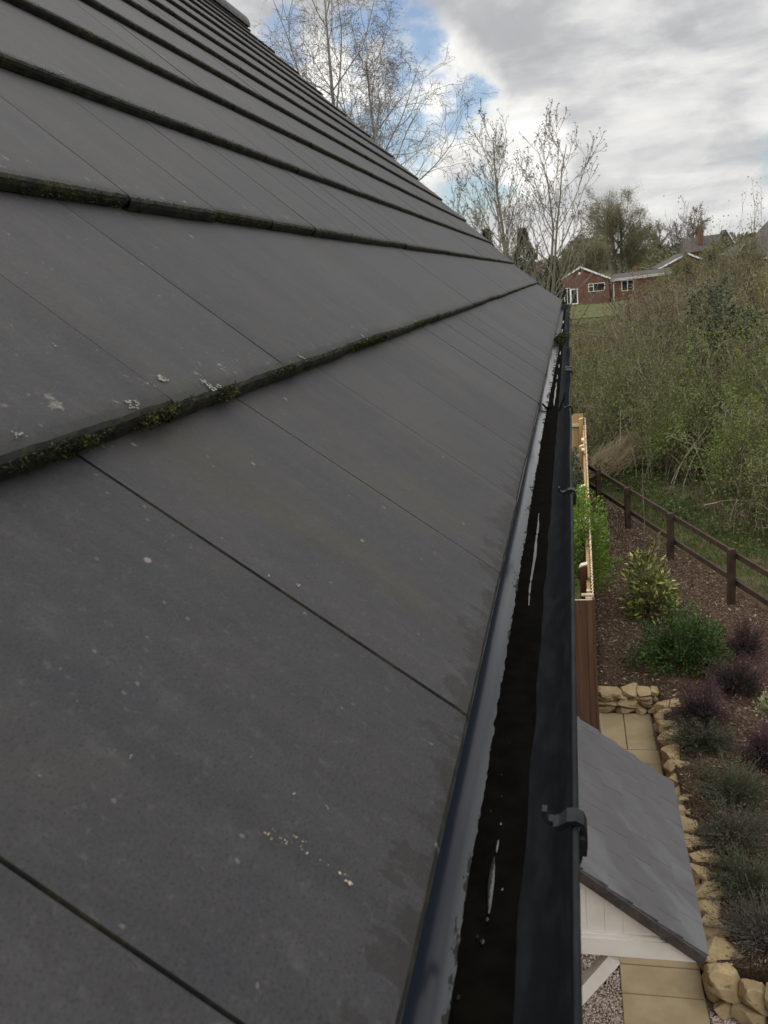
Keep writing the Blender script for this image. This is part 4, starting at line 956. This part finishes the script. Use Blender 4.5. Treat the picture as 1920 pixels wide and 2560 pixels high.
b = MB(); b.box((1.35, 109.97, .0), (.26, .06, .26)); o = b.build('vent', M_UPVC, bg); o.matrix_parent_inverse = iv
ext = tag(empty('bungalow_extension', (9, 114, -3.75)), 'low flat eaved brick wing with white fascia joined to the right of the gabled bungalow', 'house'); iv2 = Matrix.Translation((-9, -114, 3.75))
b = MB(); b.box((9.05, 114.5, -3.0), (7.9, 6.6, 3.5)); b.build('wall', M_REDBRICK, ext)
b = MB(); b.prism([(0, 0), (1, 0), (1, .1), (0, .1)], 0, .01) if False else b.add([(4.9, 110.9, -1.18), (13.2, 110.9, -.95), (13.2, 114.5, -.35), (4.9, 114.5, -.55), (4.9, 118, -1.2), (13.2, 118, -1.0)], [(0, 1, 2, 3), (3, 2, 5, 4)]); b.build('roof', M_FROOF, ext)
b = MB(); b.bar((4.95, 110.85, -1.27), (13.2, 110.85, -1.05), .05, .16); b.bar((4.95, 110.72, -1.12), (13.2, 110.72, -.90), .10, .05); b.build('fascia', M_UPVC, ext)
b = MB(); b.box((5.36, 111.1, -2.5), (.10, .10, 2.5)); b.build('downpipe', M_UPVC, ext)
b = MB(); b.box((8.2, 115, -.35), (.55, .5, .9)); b.build('chimney', M_REDBRICK, ext)
window(ext, 6.29, 7.70, -2.62, -1.36, 111.17, (7.0,))
for c in ext.children: c.matrix_parent_inverse = iv2
b2, iv = gable_house('bungalow', 'brown gabled bungalow half hidden by scrub to the right of the brick wing', 11.0, 17.7, 14.6, -.45, 1.12, -3.5, 116, 128, M_REDBRICK)
window(b2, 12.0, 13.6, -1.35, -.62, 115.99, (12.8,)).matrix_parent_inverse = iv
hh, iv = gable_house('tall_house', 'brown roofed house with a white edged verge at the right edge of the skyline', 28.2, 37, 32.6, 1.9, 6.2, -2.6, 140, 152, M_REDBRICK)
dh = tag(empty('dormer_house', (22, 116, -3)), 'long roofed house with a small red brick gable edged in white', 'house'); iv = Matrix.Translation((-22, -116, 3))
b = MB(); b.box((24, 118, -2.2), (13.6, 7, 3.2)); b.build('wall', M_REDBRICK, dh)
b = MB(); b.add([(17, 114, -.45), (31, 114, -.15), (31, 118, 2.4), (22.2, 118, 2.2), (17, 122, -.45), (31, 122, -.2)], [(0, 1, 2, 3), (0, 3, 4), (3, 2, 5, 4)][0:1]); b.add([(17, 114, -.45), (22.2, 118, 2.2), (17, 122, -.45)], [(0, 1, 2)]); b.add([(22.2, 118, 2.2), (31, 118, 2.4), (31, 122, -.2), (17, 122, -.45)], [(0, 1, 2, 3)]); b.build('roof', M_FROOF, dh)
b = MB(); b.bar((16.9, 113.9, -.52), (31, 113.9, -.22), .12, .12); b.build('gutter', M_UPVC, dh)
b = MB(); b.prism([(20.0, .1), (21.6, .15), (20.85, 1.42)], 114.2, 117); b.build('gable', M_REDBRICK, dh)
b = MB()
for (xa, za) in ((19.9, .08), (21.7, .12)): b.bar((xa, 114.12, za), (20.85, 114.12, 1.45), .06, .14)
b.build('bargeboard', M_UPVC, dh)
for c in dh.children: c.matrix_parent_inverse = iv
ht = tag(empty('hilltop_house', (25, 176, -.5)), 'dark roofed house with a brick chimney on the rise behind the scrub', 'house'); iv = Matrix.Translation((-25, -176, .5))
b = MB(); b.box((25.4, 176, .2), (8.8, 8, 3.2)); b.build('wall', M_REDBRICK, ht)
b = MB(); b.add([(20.7, 171.4, 1.6), (30.2, 171.4, 1.8), (30.2, 176, 4.5), (21.3, 176, 4.25), (30.2, 180.6, 1.8), (20.7, 180.6, 1.6)], [(0, 1, 2, 3), (3, 2, 4, 5)]); b.add([(20.7, 171.4, 1.6), (21.3, 176, 4.25), (20.7, 180.6, 1.6)], [(0, 1, 2)]); b.build('roof', M_FROOF, ht)
b = MB(); b.prism([(26.4, 2.2), (29.6, 2.3), (28.1, 5.0)], 171.0, 176); b.build('gable', M_FROOF, ht)
b = MB(); b.bar((28.1, 170.95, 5.06), (29.7, 170.95, 2.4), .1, .18); b.build('bargeboard', M_UPVC, ht)
b = MB(); b.box((24.1, 173.6, 4.0), (.95, .8, 2.4)); b.box((24.1, 173.6, 5.25), (1.1, .95, .18)); b.build('chimney', M_REDBRICK, ht)
for c in ht.children: c.matrix_parent_inverse = iv

# ------------------------------------------------------------------ thicket
rng = np.random.default_rng(41)
def bush_variant(seed, nst=26, arch=.55):
    """unit-height bush: list of tube paths per level and leaf points"""
    paths = []; tips = []
    P = dict(levels=3, seg=[6, 5, 3], wob=[.10, .16, .2], trop=[.02, .0, -.03], taper=[.25, .4, .5], kids=[6, 5, 0], start=[.2, .15, 0], ang=[42, 46, 0], lr=[.45, .45, 0], lt=[.3, .3, 0], rr=[.55, .6, 0], rmin=.0011)
    pd = {}
    for i in range(nst):
        a = rng.uniform(0, 6.28); s = rng.uniform(.05, arch); grow(P, (rng.normal(0, .14), rng.normal(0, .14), 0), (math.cos(a)*s, math.sin(a)*s, 1), rng.uniform(.6, 1.05), .0055, 0, pd, tips)
    T = np.array([a for a, _ in tips]); return pd, T
VAR = [bush_variant(s) for s in range(4)]
def put_bush(b_st, b_lf, v, loc, sx, h, rz, per, ll, stem_r=1.0, mi_s=0, mi_l=0, lod=False):
    pd, T = VAR[v]; a, s = math.cos(rz), math.sin(rz); loc = np.array(loc)
    def tf(p): p = p*np.array([sx, sx, h]); return np.stack([p[..., 0]*a-p[..., 1]*s, p[..., 0]*s+p[..., 1]*a, p[..., 2]], -1)+loc
    for l in pd:
        L = pd[l] if not (lod and l == 2) else pd[l][::2]
        b_st.tubes([(tf(p), r*h*stem_r) for p, r in L], 4 if l == 0 else 3, mi_s)
    n = len(T)*per; C = tf(np.repeat(T, per, 0)+rng.normal(0, .035, (n, 3))); b_lf.leaves(C, rng.uniform(.7, 1.4, n)*ll, rng.uniform(.6, 1.1, n)*ll*.6, mi_l)
def foot_x(y): return 2.85-(np.asarray(y, float)-16.7)*.39
SQ = ([-.2, .0, .04, .055, .075, .10, .14, .20, .30], [-.056, -.053, -.050, -.042, -.030, -.016, -.010, -.008, -.004])
def limit(x, y): return .295+y*np.interp(x/y, *SQ)
bs = MB(); cnt = 0
mats_t = [M_STEM, M_SCRUBLEAF, M_GREENLEAF, M_BROWNLEAF, M_YELLEAF]
i = 0
while cnt < 78 and i < 3000:
    i += 1; y = 15+62*rng.uniform(0, 1)**1.3; q = rng.uniform(-.03, .33); x = q*y; d = x-float(foot_x(y))
    if d < 1.2 and y < 26 or x > 22: continue
    gz = float(terrain(x, y)); top = limit(x, y)-.15-abs(rng.normal(0, .10))*y/25; H = top-gz
    H = min(H, 1.9+max(d, 0)*.55+max(0, y-26)*.15)
    if H < 1.0: continue
    H *= rng.uniform(.82, 1.0); cnt += 1
    ml = rng.choice([1, 1, 2, 2]) if y < 29 else (rng.choice([3, 3, 1, 3]) if y < 52 else rng.choice([1, 1, 3]))
    put_bush(bs, bs, int(rng.integers(4)), (x, y, gz-.05), H*rng.uniform(.9, 1.25), H, rng.uniform(0, 6.28), 3 if y < 40 else 2, (.05+.0012*y)*.82, 1.0+.012*y, 0, ml, y > 36)
for j in range(360):     # long pale arching stems all through the mass
    y = 16+40*rng.uniform()**1.4; q = rng.uniform(.0, .30); x = q*y; d = x-float(foot_x(y))
    if d < .4 and y < 25: continue
    gz = float(terrain(x, y)); H = min(limit(x, y)-gz, 1.8+max(d, 0)*.5+max(0, y-26)*.15)*rng.uniform(.75, 1.08); a = rng.uniform(0, 6.28); sp_ = H*rng.uniform(.1, .6); tt = np.linspace(0, 1, 7)[:, None]; w_ = rng.normal(0, .05, (7, 3))*tt
    p = np.array([x, y, gz])+np.concatenate([np.cos(a)*sp_*tt**1.6, np.sin(a)*sp_*tt**1.6, H*(tt-.12*tt**3)], 1)+w_
    bs.tubes([(p, np.linspace(.011, .004, 7)*(1+y/60))], 3, 5)
mats_t.append(m_noise('pale scrub stem', (.17, .15, .11), (.30, .27, .21), 5, .9, .1))
tag(bs.build('thicket', mats_t), 'tangled mass of budding olive and brown scrub filling the ground beyond the rail fence', kind='stuff')
# undergrowth of nettles and brambles at the foot of the thicket
n = 44000; cy = rng.uniform(10, 75, n); off = rng.uniform(0, 1, n)**1.6*np.where(cy < 26, 3.0, 16); cx = foot_x(np.minimum(cy, 25))+off-.5; cx = np.where(cy > 26, rng.uniform(-1, .3, n)*0+rng.uniform(-.02, .3, n)*cy, cx)
hh_ = .32+.25*np.sin(cx*1.7+cy)*np.sin(cy*.8); C = np.stack([cx, cy, terrain(cx, cy)+.05+rng.uniform(0, 1, n)*np.maximum(hh_, .08)], 1)
b = MB(); b.leaves(C, rng.uniform(.03, .08, n)*(1+cy/60), rng.uniform(.018, .04, n)*(1+cy/60)); b.v and tag(b.build('undergrowth', m_leaf('undergrowth leaf', (.026, .060, .012), (.080, .125, .028), (.11, .09, .045), .2)), 'low nettles and brambles at the foot of the thicket', kind='stuff')
def named_bush(name, loc, H, sx, v, rz, per, ll, ml, label, ms=M_STEM, sr=1.0, group=None):
    t = tag(empty(name, loc, 0), label, 'bush', group); st = MB(); lf = MB(); put_bush(st, lf, v, (0, 0, 0), sx, H, rz, per, ll, sr); st.build('stem', ms, t); lf.build('foliage', ml, t)
named_bush('ivy_bush', (4.05, 24.6, -4.9), 3.75, 2.3, 0, .4, 30, .085, M_IVY, 'dark ivy smothered bush in the middle of the thicket')
named_bush('yellow_bush', (4.55, 20.5, -4.9), 3.3, 2.6, 1, 1.4, 12, .055, M_GREENLEAF, 'fresh green leafy bush at the right edge of the thicket')
named_bush('yellow_bush', (6.3, 25.5, -4.9), 4.0, 2.4, 2, 2.2, 10, .06, M_YELLEAF, 'yellow tinged bush at the right edge behind the fresh green one')
named_bush('hawthorn_bush', (1.55, 27.0, -4.9), 2.9, 2.6, 3, 3.0, 7, .055, M_GREENLEAF, 'budding green hawthorn above the dead straw mound')
named_bush('hawthorn_bush', (3.0, 22.8, -4.9), 2.9, 2.5, 1, 5.0, 7, .05, M_SCRUBLEAF, 'olive hawthorn with long arching twigs behind the fence sapling')
named_bush('hawthorn_bush', (3.35, 18.0, -4.9), 2.4, 2.1, 2, .8, 12, .045, M_GREENLEAF, 'dense green hawthorn overhanging the verge nearest the rail fence')
named_bush('hawthorn_bush', (4.3, 16.2, -4.9), 2.4, 2.0, 3, 2.8, 11, .045, M_SCRUBLEAF, 'olive hawthorn at the right edge, low over the verge')
named_bush('hawthorn_bush', (2.35, 21.2, -4.9), 2.0, 2.0, 0, 1.8, 10, .045, M_GREENLEAF, 'low spreading green hawthorn right of the dead straw mound')
named_bush('whippy_bush', (4.7, 30, -4.8), 6.0, 2.2, 2, 1.0, 2, .07, M_SCRUBLEAF, 'tall whippy bush whose clumped twig ends stand above the skyline', sr=.6)
named_bush('whippy_bush', (5.9, 31, -4.8), 6.1, 2.0, 0, 4.0, 2, .07, M_SCRUBLEAF, 'tall whippy bush with bare twigs against the sky at the right edge', sr=.6)
named_bush('bramble_bush', (2.2, 40, -4.6), 2.2, 3.0, 0, 2.0, 6, .09, M_BROWNLEAF, 'brown dead bramble clump in front of the bungalow lawn')
named_bush('whippy_bush', (8.2, 58, -4.3), 3.3, 4.0, 3, 1.0, 3, .09, M_SCRUBLEAF, 'thin leafed whippy bush veiling the brown gabled bungalow', sr=.6)
named_bush('whippy_bush', (12.0, 62, -4.1), 3.6, 4.5, 1, 2.0, 3, .09, M_SCRUBLEAF, 'thin leafed whippy bush veiling the long roofed house with the small gable', sr=.6)
named_bush('cherry_shrub', (-1.9, 78, -4.1), 4.6, 2.8, 1, .5, 4, .14, M_PINKBUD, 'pink brown budding shrub left of the bungalow gable')
# dead straw mound: long bent blades combed to one side
n = 800; q = rng.normal(0, 1, n); C = np.stack([.80+q*.40+rng.normal(0, .15, n), 22.5+q*.30+rng.normal(0, .35, n), np.full(n, -4.85)], 1)
paths = []
for c, q_ in zip(C, q):
    d = np.array([rng.normal(.9, .28), rng.normal(.55, .3), 0]); L = rng.uniform(.5, 1.3); hgt = rng.uniform(.25, .85)*(1+.25*q_); t = np.linspace(0, 1, 5)[:, None]
    paths.append((c+d*L*t+np.array([0, 0, 1])*max(hgt, .1)*np.sin(t*1.9)+rng.normal(0, .04, (5, 3))*t, np.array([.006, .0055, .0045, .0035, .002])))
b = MB(); b.tubes(paths, 3); tag(b.build('straw_mound', M_STRAW), 'heap of pale dead straw coloured grass leaning at the thicket edge', 'dead grass')
# bare pale branches
def bare(name, loc, pts, label):
    t = tag(empty(name, loc), label, 'branch', 'pale bare branches in the thicket'); pd = {}; tips = []
    Pm = dict(levels=3, seg=[7, 5, 3], wob=[.12, .18, .2], trop=[.02, .0, 0], taper=[.3, .4, .5], kids=[6, 3, 0], start=[.3, .2, 0], ang=[40, 40, 0], lr=[.45, .5, 0], lt=[.3, .3, 0], rr=[.6, .6, 0], rmin=.006)
    for d, L, r in pts: grow(Pm, (0, 0, 0), d, L, r, 0, pd, tips)
    b = MB(); [b.tubes(pd[l], 4) for l in pd]; b.build('limb', M_PALESTEM, t)
bare('bare_branch', (3.1, 19.2, -3.9), [((.2, -.2, .9), 1.2, .015), ((-.8, -.1, .35), 1.0, .012)], 'pale forked bare branch in front of the green bush')
bare('bare_branch', (1.9, 21.5, -4.9), [((.15, 0, 1), 2.3, .020)], 'tall thin pale stem rising beside the dead straw mound')
bare('bare_branch', (1.25, 24.5, -4.6), [((-.1, -.2, 1), 1.6, .03), ((.5, -.2, 1), 1.5, .03)], 'broken pale stumps above the dead straw mound')
bare('bare_branch', (2.6, 17.8, -4.6), [((1, -.3, .25), 1.4, .016)], 'low pale twig trailing over the verge')
# distant woods
n = 42000; x = rng.uniform(-140, 140, n); y = rng.uniform(190, 240, n); base = terrain(x, y); prof_ = 4.2+2.2*np.sin(x*.11+1)+1.6*np.sin(x*.37)+.8*np.sin(x*.9); prof_ = np.where(x > 8, prof_*.45, prof_)
C = np.stack([x, y, base+rng.uniform(0, 1, n)*np.maximum(prof_, 1.0)], 1)
b = MB(); b.leaves(C, rng.uniform(.6, 1.5, n), rng.uniform(.4, .9, n)); tag(b.build('far_woodland', m_leaf('far wood', (.060, .062, .040), (.115, .112, .075), None, .15)), 'distant belt of grey green trees on the horizon', kind='stuff')
n = 16000; x = rng.uniform(-30, 26, n); y = rng.uniform(124, 150, n); C = np.stack([x, y, terrain(x, y)+rng.uniform(0, 1, n)*(1.9+.9*np.sin(x*.6)+.5*np.sin(x*1.7))*np.where(x > 7, 1.75, 1)], 1)
b = MB(); b.leaves(C, rng.uniform(.25, .6, n), rng.uniform(.15, .4, n)); tag(b.build('far_hedge', m_leaf('far hedge', (.075, .085, .036), (.15, .16, .072), (.12, .095, .065), .2)), 'mixed dark hedges and gardens behind the bungalows', kind='stuff')
